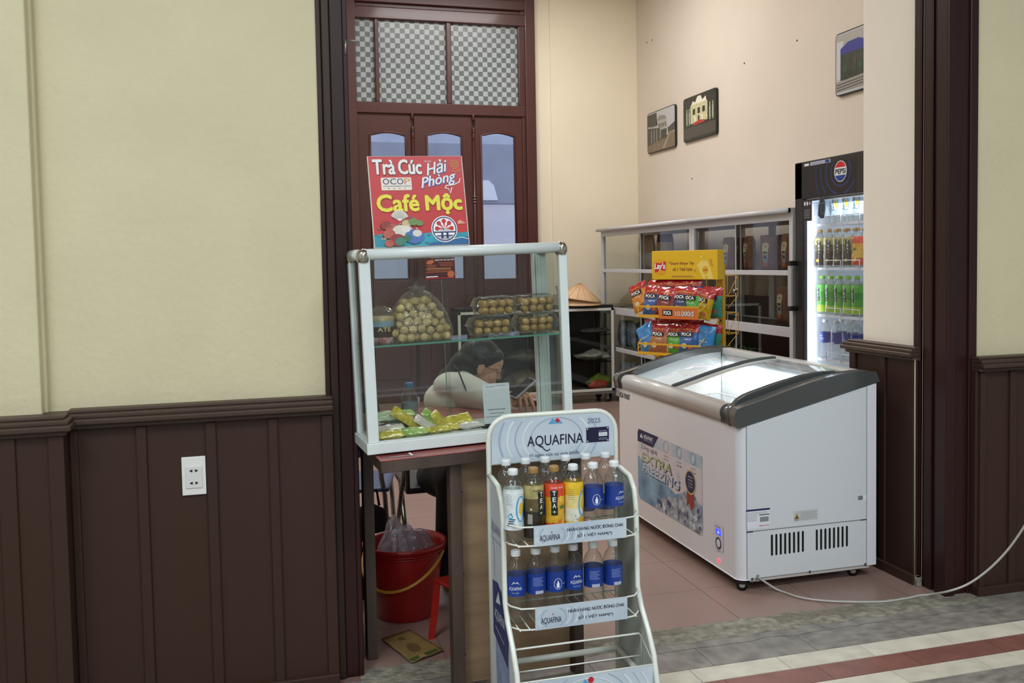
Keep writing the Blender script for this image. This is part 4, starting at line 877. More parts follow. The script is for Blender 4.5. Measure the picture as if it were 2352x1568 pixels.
def sleeve_bottle(kind):
    t = thing('drink_bottle', (0, 0, 0), '', 'bottle')
    waist = {'white': .9, 'tea': .93, 'orange': .93, 'yellow': .95, 'green': .93, 'revive': .86}[kind]
    def pr(z): return .0318*(1-(1-waist)*math.exp(-((z-.085)/.028)**2))
    body = [(.026, 0), (.031, .004)]+[(pr(z), z) for z in [.01+.01*i for i in range(16)]]+[(.028, .172), (.020, .188), (.0140, .198), (.0132, .207)]
    MB().lathe(body, m_clear, 22).build('bottle_body', t)
    cap_mb({'white': m_capw, 'tea': m_capb, 'orange': m_capb, 'yellow': m_capw, 'green': m_capg, 'revive': m_capw}[kind]).build('cap', t)
    k = MB(); n = 26
    z0, z1 = (.042, .165) if kind in ('white', 'revive') else (.012, .172)
    cols = {'white': ['dfe8ea']*4, 'revive': ['d5e4ee', 'e6eef4', 'cfe0ea', 'e6eef4'], 'tea': ['241d16', '2c2419', '5c5130', 'a89b64'], 'orange': ['c8482a', 'd9a92c', 'dba02c', 'd84a2a'], 'yellow': ['e3c23a', 'dfe0cc', 'e4d48a', 'e6bd2c'], 'green': ['a6c83c', '4fa53a', '3c9a3c', '5fb84a']}[kind]
    zs = [z0+(z1-z0)*i/16 for i in range(17)]
    for s_ in range(4):
        seg = zs[s_*4:s_*4+5]; rr_ = []
        for z in seg: rr_.append((pr(min(z, .165))*1.012 if z < .163 else .0300, z))
        k.lathe(rr_, mat('sleeve_%s_%d' % (kind, s_), cols[s_], .3, var=.12 if kind != 'tea' else .3, vscale=60, coat=.4), n, cap0=False, cap1=False)
    sl = k.build('sleeve', t)
    k = MB(); k.L = .0003
    k.W = lambda x, z, l: ((pr(z)*1.02+l)*math.sin(x/.031), -(pr(z)*1.02+l)*math.cos(x/.031), z)
    mg = mat('lemon_yellow', 'e8c545', .4); mb_ = mat('splash_blue', '4f9ccc', .35); md = mat('tea_dark_green', '16291c', .35); mo = mat('leaf_green', '4c7f35', .4)
    if kind in ('white', 'revive', 'yellow'):
        k.ring(.020, .105, .017, .004, mb_, 1, rz=.040); k.disc(.022, .105, .009, mg, 2, rz=.020); k.ring(.022, .105, .020, .001, mat('splash_pale', '9fcbe2', .35), 2, rz=.046)
        for i in range(6): k.rect(-.028, .150-i*.006, -.012+.003*(i % 2), .151-i*.006, mat('small_print_grey', '6f7c80', .5), 1)
        for i in range(7): a = R(200+i*25); k.disc(.014+.022*math.cos(a), .08+.03*math.sin(a), .0022, mb_, 2, n=8)
        if kind == 'white':
            for i in range(4): k.rect(-.026+.002*i, .055+i*.006, -.008+.003*i, .058+i*.006, m_navy, 1)
            k.poly([(-.026, .085), (-.012, .095), (-.006, .082), (-.016, .072)], mb_, 2)
        if kind == 'revive': k.text('ReVive', 0, .105, .075, .018, m_navy, 3, .02, .2, R(90))
        if kind == 'yellow': k.disc(.012, .055, .010, mat('lemon_orange', 'dca02c', .4), 3, rz=.012); k.rect(.030, .03, .042, .165, mat('side_gold', 'c79a1e', .4), 1)
    elif kind in ('tea', 'orange', 'green'):
        xo = {'tea': .024, 'orange': -.010, 'green': 0}[kind]
        for (xa_, xb_, za_, zb_) in ((-.011, .012, .140, .153), (-.010, .011, .120, .140), (-.008, .010, .100, .120), (-.009, .012, .076, .100)): k.rect(xo+xa_, za_, xo+xb_, zb_, md, 1)
        for i, ch in enumerate('TEA+'): k.text(ch, xo+.001, .144-i*.019, .010, .014 if i < 3 else .007, m_lbw, 3, .03)
        if kind == 'orange':
            k.text('NHIỆT ĐỚI', 0, .161, .036, .007, m_lbw, 3, .02); k.disc(.014, .045, .011, mg, 2, rz=.015); k.disc(.008, .052, .007, mat('peach', 'e07038', .4), 3, rz=.012); k.disc(.018, .10, .010, mo, 2, rz=.006); k.disc(-.012, .040, .010, m_red, 2, rz=.014); k.disc(.012, .125, .008, mg, 2, rz=.010)
        if kind == 'tea': k.text('Ô LONG', .012, .158, .026, .007, _M['tea_dark_green'], 3, .02); k.ring(.016, .040, .009, .0015, mg, 2); k.disc(.016, .040, .006, mg, 2); k.rect(-.020, .055, -.004, .085, mat('nutrition_panel', '9a968c', .5), 1); k.disc(-.008, .10, .003, m_lbw, 2)
        if kind == 'green': k.ring(.010, .045, .009, .002, mg, 2); k.disc(.010, .085, .006, m_red, 2, rz=.004)
    k.build('sleeve_print', sl); return t
WBs = [water_bottle(i) for i in range(3)]; SBs = {k_: sleeve_bottle(k_) for k_ in ('white', 'tea', 'orange', 'yellow', 'green', 'revive')}
_first = {}
def place(proto, loc, rz, label, group=None, sc=1):
    key = proto.name
    o = proto if key not in _first else dup(proto, label=label); _first[key] = 1
    o.location = loc; o.rotation_euler = (0, 0, rz); o['label'] = label; o.scale = (sc, sc, sc)
    if group: o['group'] = group
    elif 'group' in o: del o['group']
    return o
# ================================================================== WATER RACK
RL, RR_, YB_, YF_ = .690, 1.124, 2.945, 2.765
rk = thing('water_rack', (.907, 2.85, 0), 'white wire bottle rack with a pale blue headboard in front of the table', 'rack')
RO = T(-.907, -2.85, 0)
m_rw = mat('white_rack_paint', 'e2e6dc', .3, coat=.3); m_rp = mat('pale_blue_print', 'b9c9d9', .35, var=.1, vscale=4, col2='d3dee4')
m_rs1 = mat('swirl_white', 'dbe4ea', .35); m_rs2 = mat('swirl_blue', 'a3b3c8', .35); m_ink = mat('dark_navy_ink', '17153a', .4)
zt_ = onY(1270, 946, YB_).z; zh = onY(1270, 1055, YB_).z; zs0 = onY(1124, 1095, YB_).z
k = MB(RO); arch = [(RL, YB_, .02), (RL, YB_, zt_-.075)]+[(RL+.07-.07*math.cos(R(a)), YB_, zt_-.075+.07*math.sin(R(a))) for a in range(15, 91, 15)]
arch += [(RR_-.07+.07*math.sin(R(a)), YB_, zt_-.075+.07*math.cos(R(a))) for a in range(0, 76, 15)]+[(RR_, YB_, zt_-.075), (RR_, YB_, .02)]
k.tube(arch, .0085, m_rw, 12); k.build('back_frame', rk)
side = []
for (px, py, y) in ((1126, 1092, YB_-.005), (1138, 1098, 2.90), (1150, 1118, 2.82), (1155, 1150, 2.785), (1158, 1200, 2.770), (1160, 1300, 2.768), (1163, 1380, 2.765), (1170, 1430, 2.735), (1183, 1490, 2.68), (1198, 1545, 2.64)): side.append((y, onY(px, py, y).z))
side += [(2.615, side[-1][1]-.08), (2.61, .14), (2.62, .02)]
for x, nm in ((RL, 'left'), (RR_, 'right')):
    k = MB(RO); k.tube([(x, y, z) for y, z in side], .0085, m_rw, 12); k.build('side_tube', rk)
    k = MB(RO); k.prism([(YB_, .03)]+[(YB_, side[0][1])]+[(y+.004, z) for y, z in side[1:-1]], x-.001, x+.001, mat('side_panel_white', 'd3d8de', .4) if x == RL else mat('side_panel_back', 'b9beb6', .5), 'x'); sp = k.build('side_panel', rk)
    if x == RL:
        k = MB(RO @ Matrix.Translation((x-.0012, YB_-.008, 0)) @ Matrix.Rotation(-RX, 4, 'Z')); k.L = .0003
        k.text('AQUAFINA', .075, side[0][1]-.155, .11, .035, mat('faint_ink', '8f97ac', .5), 2); z0 = .24
        k.poly([(.05, .0+z0-.2), (.22, z0-.2), (.21, .30), (.18, .40), (.16, .44), (.05, .44)], mat('side_print_blue', '8d9cbc', .4, var=.2, vscale=20), 1)
        k.poly([(.02, z0+.03), (.20, z0-.02), (.22, z0+.10), (.17, z0+.17), (.09, z0+.21), (.02, z0+.20)], mat('side_print_navy', '3b3f74', .4, var=.15, vscale=20), 2)
        k.text('AQUAFINA', .105, z0+.10, .13, .04, m_lbw, 3); k.poly([(.06, z0+.14), (.095, z0+.185), (.12, z0+.15)], m_lbw, 3); k.stroke([(.05, z0+.06), (.16, z0+.04)], .003, m_lbw, 3)
        k.stroke([(.03, .64), (.03, .58), (.05, .55), (.05, .46)], .003, _M['side_print_blue'], 2); k.stroke([(.14, .64), (.14, .58), (.16, .55), (.165, .46)], .003, _M['side_print_blue'], 2); k.stroke([(.03, .58), (.14, .58)], .003, _M['side_print_blue'], 2)
        k.build('side_print', sp)
# headboard
def swirls(k, x0, z0, x1, z1, cx, cz, seed, scale=1):
    rs = random.Random(seed)
    for i in range(11):
        r_ = (.07+i*.021)*scale; ww = rs.uniform(.0015, .010)*scale; m = m_rs1 if i % 2 else m_rs2; pts = []; 
        def fl_(pts):
            if len(pts) > 3: k.stroke(pts, ww, m, 2)
        for a in range(0, 361, 5):
            p = (cx+r_*1.25*math.cos(R(a)), cz+r_*.95*math.sin(R(a)))
            if x0+ww < p[0] < x1-ww and z0+ww < p[1] < z1-ww: pts.append(p)
            else: fl_(pts); pts = []
        fl_(pts)
k = MB(RO @ T(.907, YB_-.006, 0)); hw = .2085
hp_ = [(-hw, zh), (hw, zh)]+[(hw-.065+.065*math.cos(R(a)), zt_-.075+.068*math.sin(R(a))) for a in range(0, 91, 10)]+[(-hw+.065-.065*math.sin(R(a)), zt_-.075+.068*math.cos(R(a))) for a in range(0, 91, 10)]
k.prism(hp_, 0, .004, m_rp); hb = k.build('headboard', rk)
k = MB(RO @ T(.907, YB_-.0062, 0)); k.L = .0002
hz_ = lambda fy: zt_-.012-(zt_-zh-.012)*fy   # 0 top .. 1 bottom
swirls(k, -hw+.006, zh+.004, hw-.05, zt_-.014, .01, hz_(.5), 3)
k.L = .0004
HX = lambda px: (px-1267)/145*hw
k.text('AQUAFINA', HX(1271), hz_(.56), .192, .040, m_ink, 3, .004)
k.stroke([(HX(1239), hz_(.68)), (HX(1246), hz_(.76)), (HX(1252), hz_(.78)), (HX(1258), hz_(.74))], .003, m_ink, 3)
k.text('Vị ngon của sự tinh khiết', HX(1268), hz_(.86), .172, .016, mat('slate_ink', '4b566e', .5), 3)
k.poly([(HX(1254), hz_(.17)), (HX(1265), hz_(.05)), (HX(1271), hz_(.10)), (HX(1276), hz_(.17))], mat('logo_blue', '5aa6d8', .4), 3)
k.poly([(HX(1270), hz_(.10)), (HX(1274), hz_(.06)), (HX(1278), hz_(.055)), (HX(1283), hz_(.11)), (HX(1277), hz_(.155))], m_red, 4)
k.poly([(HX(1276), hz_(.17)), (HX(1283), hz_(.11)), (HX(1289), hz_(.17))], _M['logo_blue'], 3)
k.text('2025', HX(1364), hz_(.16), .046, .016, mat('grey_blue_ink', '6f7d97', .5), 3, .01)
k.rect(HX(1345), hz_(.66), HX(1400), hz_(.32), m_ink, 3)
for x, z in ((1348, .35), (1397, .35), (1348, .63), (1397, .63)): k.disc(HX(x), hz_(z), .0022, m_lbw, 4, n=10)
k.rect(HX(1375), hz_(.53), HX(1396), hz_(.45), m_lbw, 4); k.text('AUDIT FOOD', HX(1385.5), hz_(.49), .026, .004, m_ink, 5)
for z in (.40, .43, .57, .60): k.rect(HX(1375), hz_(z+.012), HX(1396), hz_(z), mat('tiny_print', '8a90a8', .5), 4)
k.build('headboard_print', hb)
k = MB(RO); k.tube([(RL, YB_, zh), (RR_, YB_, zh)], .004, m_rw, 8); k.build('cross_bar', rk)
# two baskets with printed strips
YS = 2.695
def basket(zt1, zb1, nm):
    k = MB(RO)
    for z in (zt1, zb1):
        k.tube([(RL, 2.775, z+.004), (RL+.010, 2.735, z+.002), (RL+.035, 2.706, z), (RL+.07, YS+.004, z), (RR_-.07, YS+.004, z), (RR_-.035, 2.706, z), (RR_-.010, 2.735, z+.002), (RR_, 2.775, z+.004)], .0028, m_rw, 8)
    k.tube([(RL, YB_, zb1), (RR_, YB_, zb1)], .003, m_rw, 8); k.tube([(RL, YB_, zt1+.02), (RR_, YB_, zt1+.02)], .003, m_rw, 8)
    for i in range(13): x = RL+.03+i*(RR_-RL-.06)/12; k.tube([(x, YS+.006, zb1-.001), (x, YB_, zb1-.001)], .002, m_rw, 6)
    bk_ = k.build('basket', rk)
    k = MB(RO @ T(.907+.006, YS, 0)); w2 = .148; k.prism([(-w2, zb1-.002), (w2, zb1-.002), (w2, zt1+.003), (-w2, zt1+.003)], 0, .002, m_rp); s_ = k.build('price_strip', bk_)
    k = MB(RO @ T(.907+.006, YS-.0003, 0)); k.L = .0003; h = zt1-zb1
    swirls(k, -w2+.004, zb1+.003, w2-.05, zt1-.003, -.09, (zt1+zb1)/2, 5, .45)
    k.text('AQUAFINA', -.098, zb1+h*.36, .064, .021, m_ink, 3); k.disc(-.0925, zb1+h*.66, .0022, m_red, 3, n=8)
    k.text('NHÃN HÀNG NƯỚC ĐÓNG CHAI', .046, zb1+h*.72, .180, .0125, m_ink, 3, .012); k.text('SỐ 1 VIỆT NAM(*)', .044, zb1+h*.34, .112, .015, m_ink, 3, .012)
    k.build('strip_print', s_)
z1t, z1b = onY(1307, 1203, YS).z, onY(1307, 1246, YS).z
z2t, z2b = onY(1311, 1388, YS).z, onY(1311, 1436, YS).z
basket(z1t, z1b, 'a'); basket(z2t, z2b, 'b')
# empty bottom bin
k = MB(RO); zb3 = onY(1316, 1474, 2.73).z; zf3 = onY(1350, 1545, 2.635).z; zc3 = onY(1330, 1524, 2.73).z
k.tube([(RL+.004, 2.73, zb3-.10), (RL+.004, 2.73, zb3-.008), (RL+.012, 2.73, zb3), (RR_-.012, 2.73, zb3), (RR_-.004, 2.73, zb3-.008), (RR_-.004, 2.73, zb3-.12)], .0032, m_rw, 8)
k.tube([(RL, 2.73, zc3), (RR_, 2.73, zc3)], .0025, m_rw, 8); k.tube([(RL, 2.63, zf3), (RR_, 2.63, zf3)], .0028, m_rw, 8)
k.tube([(RR_-.004, 2.73, zf3+.05), (RR_-.004, 2.63, zf3)], .0025, m_rw, 8); k.tube([(RL+.004, 2.73, zf3+.05), (RL+.004, 2.63, zf3)], .0025, m_rw, 8)
k.build('bottom_bin_wire', rk)
k = MB(RO); zbb = zf3-.17; k.tube([(RL, 2.92, zc3-.05), (RR_, 2.92, zc3-.05)], .010, m_rw, 10); k.tube([(RR_-.01, 2.92, zc3-.05), (RR_-.01, 2.66, zc3-.06)], .010, m_rw, 10); k.tube([(RL, 2.68, .05), (RR_, 2.68, .05)], .008, m_rw, 8)
for i in range(12): x = RL+.03+i*(RR_-RL-.06)/11; k.tube([(x, 2.64, .055), (x, YB_, .055)], .002, m_rw, 6)
k.build('bottom_shelf', rk)
k = MB(RO @ T(.907, 2.628, 0)); k.prism([(-.213, zbb), (.213, zbb), (.213, zf3+.001), (-.213, zf3+.001)], 0, .003, m_rp); fb = k.build('front_board', rk)
k = MB(RO @ T(.907, 2.6275, 0)); k.L = .0003; swirls(k, -.208, zbb+.004, .208, zf3-.004, 0, zbb+.08, 9, .9)
k.poly([(-.026, zf3-.034), (-.010, zf3-.014), (-.002, zf3-.024), (.008, zf3-.034)], _M['logo_blue'], 3); k.disc(.008, zf3-.018, .009, m_red, 4); k.text('AQUAFINA', 0, zbb+.08, .19, .04, m_ink, 3); k.build('front_print', fb)
# bottles on the rack
zA = z1b+.002; zB = z2b+.002
G1 = 'clear water bottles in the back row of the upper basket'
for i, (px, kd, lb) in enumerate(((1178, 'white', 'white sleeved drink bottle with a blue splash at the left end of the upper basket'), (1225, 'tea', 'dark gold oolong tea bottle with a brown cap in the upper basket'),
        (1272, 'orange', 'orange and red fruit tea bottle with a brown cap in the upper basket'), (1316, 'yellow', 'yellow and white drink bottle with a white cap in the upper basket'))):
    place(SBs[kd], (onY(px, 1090, 2.757).x, 2.757, zA), (-.1, -.3, .0, .1)[i], lb)
place(WBs[2], (onY(1362, 1075, 2.757).x, 2.757, zA), .0, 'clear water bottle with a bottle emblem, beside the yellow drink in the upper basket')
place(WBs[0], (onY(1410, 1070, 2.757).x, 2.757, zA), .45, 'clear water bottle at the right end of the upper basket front row')
pw0 = thing('water_bottle', (0, 0, 0), '', 'bottle'); MB().lathe(BP, m_clear, 22).build('bottle_body', pw0); cap_mb(m_capw).build('cap', pw0)
k = MB(); k.lathe([(.0306, .040), (.0322, .045), (.0322, .075), (.0306, .080)], m_lbl, 26, cap0=False, cap1=False); k.build('label', pw0)
for i, px in enumerate((1160, 1207, 1252, 1299, 1345, 1390)): place(pw0, (max(RL+.044, min(RR_-.042, onY(px, 1070, 2.895).x)), 2.895, zA), i*.7, 'clear white-capped water bottle in the back row of the upper basket', G1)
G2 = None
for i, (px, f, rz, lb) in enumerate(((1184, 0, -.35, 'water bottle at the left end of the lower basket'), (1230, 1, 0, 'second water bottle from the left in the lower basket, its barcode facing out'), (1274, 2, 0, 'water bottle with the emblem facing out, third from the left in the lower basket'),
        (1316, 0, .05, 'water bottle with the brand name facing out in the middle of the lower basket'), (1362, 1, -.15, 'water bottle second from the right in the lower basket'), (1407, 1, .1, 'water bottle at the right end of the lower basket'))):
    place(WBs[f], (onY(px, 1260, 2.775).x, 2.775, zB), rz, lb)
# ================================================================== CHEST FREEZER
FX, FY, FL, FWd = 1.957, 3.65, 1.44, .685
fz = thing('chest_freezer', (FX, FY, 0), 'white chest freezer with curved sliding glass lids and dark grey trim', 'freezer')
m_fw = mat('freezer_white', 'e6e6ec', .28, coat=.2); m_fs = mat('freezer_side_white', 'd9dee2', .45, spec=.4); m_fd = mat('freezer_dark_trim', '4a4c4c', .22, coat=.6); m_fr_ = mat('freezer_rail_silver', 'c2bfbc', .3, coat=.2); m_fi = mat('freezer_liner', 'e9eef0', .4)
def lowz(x): return .735+(.895-.735)*x/FWd
FXS = [0, .03, .134, .237, .349, .467, .569, .641, .685]; FZS = [.775, .812, .840, .870, .899, .923, .934, .936, .915]
def topz(x):
    x = max(0, min(FWd, x))
    for i in range(8):
        if x <= FXS[i+1]: t = (x-FXS[i])/(FXS[i+1]-FXS[i]); return FZS[i]*(1-t)+FZS[i+1]*t
    return FZS[-1]
# body: rounded left-front corner, walls around an open tub
def slopebox(k, x0, x1, y0, y1, z0, m, rc=0, dz=0):
    k.prism([(x0, z0), (x1, z0), (x1, lowz(x1)-dz), (x0, lowz(x0)-dz)], y0, y1, m)
k = MB(); n = 8; rc = .04
outl = [(rc-rc*math.sin(R(90*i/n)), rc-rc*math.cos(R(90*i/n))) for i in range(n+1)]  # from (rc,0) to (0,rc)
pts = [(.045, 0)]+[(p[0]+.0, p[1]) for p in outl]+[(0, FL-rc)]+[(rc-rc*math.cos(R(90*i/n)), FL-rc+rc*math.sin(R(90*i/n))) for i in range(1, n+1)]+[(.045, FL), (.07, FL), (.07, 0)]
vs = [(x, y, .055) for x, y in pts]+[(x, y, lowz(x)+.01) for x, y in pts]; m_ = len(pts)
k.add(vs, [tuple(range(m_))]+[tuple(range(2*m_-1, m_-1, -1))]+[(i, (i+1) % m_, m_+(i+1) % m_, m_+i) for i in range(m_)], m_fw)
fbody = k.build('body', fz, bevel=.004)
k = MB(); slopebox(k, .055, FWd, .0, .055, .06, m_fs); slopebox(k, .055, FWd, FL-.055, FL, .06, m_fs); slopebox(k, FWd-.055, FWd, .05, FL-.05, .06, m_fs)
k.bb((.055, .003, .045), (FWd-.03, FL-.003, .062), m_fr_); k.build('side_wall', fz)
k = MB(); k.bb((.07, .055, .33), (FWd-.055, FL-.055, .335), m_fi); k.bb((.066, .055, .33), (.071, FL-.055, .745), m_fi); k.bb((FWd-.056, .055, .33), (FWd-.05, FL-.055, .87), m_fi); xs__ = [.07+(FWd-.13)*i/10 for i in range(11)]
for ya_, yb_ in ((.056, .066), (FL-.066, FL-.056)): k.prism([(.07, .33)]+[(FWd-.06, .33)]+[(x, topz(x)-.030) for x in reversed(xs__)], ya_, yb_, m_fi)
k.build('liner', fz)
# flat panel seams, louvres, screws on the short side
k = MB(); zsm = .268; sx0 = .035
k.bb((sx0, -.0035, .062), (FWd-.05, .0, .268), m_fs); k.prism([(sx0, .2705), (FWd-.05, .2705), (FWd-.05, lowz(FWd-.05)-.002), (sx0, lowz(sx0)-.002)], -.0035, 0, m_fs); k.bb((FWd-.048, -.0045, .058), (FWd, .0, lowz(FWd-.048)-.003), m_fw)
pnl = k.build('side_panel', fz)
k = MB(T(0, -.0037, 0)); k.L = .0002
for g0, g1 in ((1772, 1843), (1875, 1944)):
    k = MB(T(0, -.0037, 0)); k.L = .0002
    for i in range(8):
        x = onY(g0+(g1-g0)*i/7, 1250, FY).x-FX; zc_ = onY(g0+(g1-g0)*i/7, (1251 if g0 < 1800 else 1239)-i*1.25, FY).z
        k.rect(x-.0052, zc_-.047, x+.0052, zc_+.047, mat('slot_black', '0b0b0b', .9), 1, r=.005)
    k.build('vent_slot', pnl)
k = MB(T(0, -.0037, 0))
for px, py in ((1727, 1329), (1859, 1312), (1986, 1295)): q = onY(px, py, FY); k.disc(q.x-FX, q.z, .006, mat('screw_grey', '6f7072', .3, .8), 1, n=12)
k.rect(.035, .0615, .037, lowz(.035)-.01, mat('seam_grey', '6b6f72', .7), 1); k.rect(.035, .2675, FWd-.05, .2705, _M['seam_grey'], 1); k.rect(FWd-.0505, .06, FWd-.0475, lowz(FWd-.05)-.01, _M['seam_grey'], 1); k.rect(.034, .2655, .065, .271, m_bk, 2); k.rect(FWd-.08, .2665, FWd-.05, .271, m_bk, 2)
k.build('seam', pnl)
# labels on the short side
k = MB(T(0, -.0037, 0)); k.L = .0004
def SX(px, py=1190): q = onY(px, py, FY); return q.x-FX, q.z
a = SX(1713, 1217); b_ = SX(1767, 1163); k.rect(a[0], a[1]+.003, b_[0], b_[1]-.004, m_lbw, 1); h = b_[1]-a[1]; wv_ = b_[0]-a[0]
k.rect(a[0], b_[1]-.012, b_[0], b_[1]-.004, m_navy, 2)
for i in range(7): k.rect(a[0]+.003, b_[1]-.020-i*.006, a[0]+wv_*(.9-.45*(i > 1)), b_[1]-.0185-i*.006, mat('fine_print', '8d9094', .6), 2)
for i in range(14): k.rect(a[0]+wv_*.58+i*wv_*.027, a[1]+h*.33, a[0]+wv_*.58+i*wv_*.027+wv_*.016, a[1]+h*.56, m_bk, 2)
k.rect(a[0]+wv_*.55, a[1]+h*.64, b_[0]-.002, a[1]+h*.68, m_navy, 2); k.text('18001022', a[0]+wv_*.76, a[1]+h*.15, wv_*.44, .007, m_red, 2, .02)
k.build('side_label', pnl); k = MB(T(0, -.0037, 0)); k.L = .0004
a = SX(1822, 1197); b_ = SX(1877, 1168); k.rect(a[0], a[1], b_[0], b_[1], mat('warn_label', 'c6cac9', .4), 1); wv_ = b_[0]-a[0]
k.poly([(a[0]+.002, a[1]+.009), (a[0]+.028, a[1]+.009), (a[0]+.015, a[1]+.034)], m_bk, 2); k.poly([(a[0]+.0045, a[1]+.0105), (a[0]+.0255, a[1]+.0105), (a[0]+.015, a[1]+.031)], mat('warn_yellow', 'c99a32', .4), 3); k.disc(a[0]+.015, a[1]+.017, .004, m_bk, 4, rz=.006, n=10)
k.text('R600a', a[0]+.015, a[1]+.004, .018, .004, m_bk, 2)
for i in range(5): k.rect(a[0]+.034, a[1]+.007+i*.007, b_[0]-.004-.006*(i % 2), a[1]+.0083+i*.007, _M['fine_print'], 2)
k.build('side_label', pnl); k = MB(T(0, -.0037, 0)); k.L = .0004
a = SX(1969, 1148); b_ = SX(1990, 1136); k.rect(a[0], a[1]-.004, b_[0], b_[1]+.002, m_lbw, 1)
for i in range(12): k.rect(a[0]+.001+i*.0021, a[1], a[0]+.001+i*.0021+.0013, b_[1], m_bk, 2)
k.build('side_label', pnl)
# top trim: dark end caps that follow the curve, silver rails
for y0, y1, nm in ((-.006, .062, 0), (FL-.062, FL+.006, 1)):
    k = MB(); xs = [-.010, .0]+[FWd*i/14 for i in range(1, 14)]+[FWd, FWd+.012]
    top = [(x, (topz(x) if x > 0 else .768)) for x in xs]; top[-1] = (FWd+.012, .895); top[-2] = (FWd-.004, .930)
    top = [(.022-.040*math.cos(R(a)), .772+.038*math.sin(R(a))) for a in range(-30, 80, 15)]+[t_ for t_ in top if t_[0] > .03]; bot = [(FWd+.012, lowz(FWd)-.004), (0, .726), (-.011, .729)]
    k.prism(top+bot, y0, y1, m_fd); k.build('end_cap', fz, bevel=.008, segs=4)
for y0, y1 in ((.0, .14), (FL-.10, FL)):
    k = MB(); k.prism([(.06, .735)]+[(-.011, .729)]+[(.022-.039*math.cos(R(a)), .772+.037*math.sin(R(a))) for a in range(-30, 91, 12)]+[(.06, .809)], y0, y1, m_fd, smooth=True); k.build('corner_cap', fz)
def nose(o): return [(.06, .735)]+[(-.008-o+.0*t, .730) for t in (0,)]+[(.022-(.036+o)*math.cos(R(a)), .772+(.034+o)*math.sin(R(a))) for a in range(-30, 91, 12)]+[(.06, .806+o)]
k = MB(); k.prism(nose(0), .138, FL-.098, m_fr_, smooth=True); k.build('front_rail', fz)
k = MB(); k.bb((FWd-.05, .05, lowz(FWd-.03)-.01), (FWd+.008, FL-.05, .930), m_fr_); k.build('rear_rail', fz, bevel=.006)
def arc(y, dz, r0, name, xa=.05, xb=.63, m=None, sy=.02, n=16):
    k = MB(); ps = [xa+(xb-xa)*i/n for i in range(n+1)]; up = [(x, topz(x)+dz) for x in ps]; dn = [(x, topz(x)+dz-r0) for x in reversed(ps)]
    k.prism(up+dn, y-sy/2, y+sy/2, m or m_fd); return k.build(name, fz, bevel=.003)
m_lg = glass('lid_glass', 'f3f7f8', 1.5)
def lid(y0, y1, dz):
    k = MB(); k.grid(lambda u, v: (.05+.585*u, y0+(y1-y0)*v, topz(.05+.585*u)+dz), 20, 2, m_lg); return k.build('lid_glass', fz)
lid(.07, .80, -.012); lid(.72, FL-.07, -.024)
ymid = .78
arc(ymid, -.004, .022, 'lid_edge', sy=.022); arc(ymid-.035, -.013, .010, 'lid_edge', sy=.010, m=m_fr_)
for y in (.098, FL-.115):
    k = MB(); n = 16; xa, xb = (.02, .55) if y < .5 else (.06, .60); ps = [xa+(xb-xa)*i/n for i in range(n+1)]
    up = [(x, topz(x)-.004+.024*min(1, (i/n)*7)**.6*(1-(i/n)**3)) for i, x in enumerate(ps)]; dn = [(x, topz(x)-.014) for x in reversed(ps)]
    k.prism(up+dn, y-.013, y+.022, m_fd); k.build('lid_handle', fz, bevel=.008, segs=3)
# print on the long face
SM = Matrix.Translation((-.0012, 0, 0)) @ Matrix.Rotation(-RX, 4, 'Z')
def fu(px, py): q = onX(px, py, FX); return -(q.y-FY), q.z
k = MB(SM); k.L = .0003
A = fu(1465, 978); B = fu(1613, 1052); Cc = fu(1614, 1230); D = fu(1470, 1145)
u0, u1, v1, v0 = A[0], B[0], (A[1]+B[1])/2, (Cc[1]+D[1])/2; sw = u1-u0; sh_ = v1-v0
m_sky = mat('sticker_sky', 'a9cbe0', .35, var=.12, vscale=6, col2='d8d3dc'); m_sbl = mat('sticker_blue', '3f78ac', .35, var=.3, vscale=8, col2='9cc4e0'); m_ice = mat('sticker_ice', '2c3f6e', .35, var=.4, vscale=22, col2='cdd9e6'); m_pw2 = mat('sticker_pale', 'd9d3da', .35)
k.rect(u0, v0, u1, v1, m_pw2, 1, r=.02)
k.poly([(u0, v0+.03), (u0+.03, v0), (u1-.03, v0), (u1, v0+.03), (u1, v0+sh_*.36), (u0+sw*.8, v0+sh_*.46), (u0+sw*.62, v0+sh_*.34), (u0+sw*.45, v0+sh_*.42), (u0+sw*.2, v0+sh_*.5), (u0, v0+sh_*.62)], m_sbl, 2)
k.poly([(u0+sw*.28, v0), (u1-.03, v0), (u1, v0+.03), (u1, v0+sh_*.30), (u0+sw*.86, v0+sh_*.52), (u0+sw*.76, v0+sh_*.46), (u0+sw*.66, v0+sh_*.30), (u0+sw*.52, v0+sh_*.26), (u0+sw*.4, v0+sh_*.18)], m_ice, 3)
k.rect(u0+sw*.26, v0+sh_*.83, u1, v1-.004, m_sky, 2); k.poly([(u0, v1-.02), (u0+.015, v1), (u0+sw*.36, v1), (u0+sw*.27, v0+sh_*.82), (u0, v0+sh_*.82)], m_navy, 3)
k.text('HOA PHAT', u0+sw*.19, v1-sh_*.075, sw*.15, .020, m_lbw, 4, .03); k.text('ĐIỆN MÁY GIA DỤNG', u0+sw*.19, v1-sh_*.12, sw*.15, .008, m_lbw, 4)
k.poly([(u0+sw*.04, v1-sh_*.11), (u0+sw*.07, v1-sh_*.05), (u0+sw*.10, v1-sh_*.11)], m_lbw, 4); k.poly([(u0+sw*.06, v1-sh_*.10), (u0+sw*.07, v1-sh_*.08), (u0+sw*.08, v1-sh_*.10)], m_navy, 5)
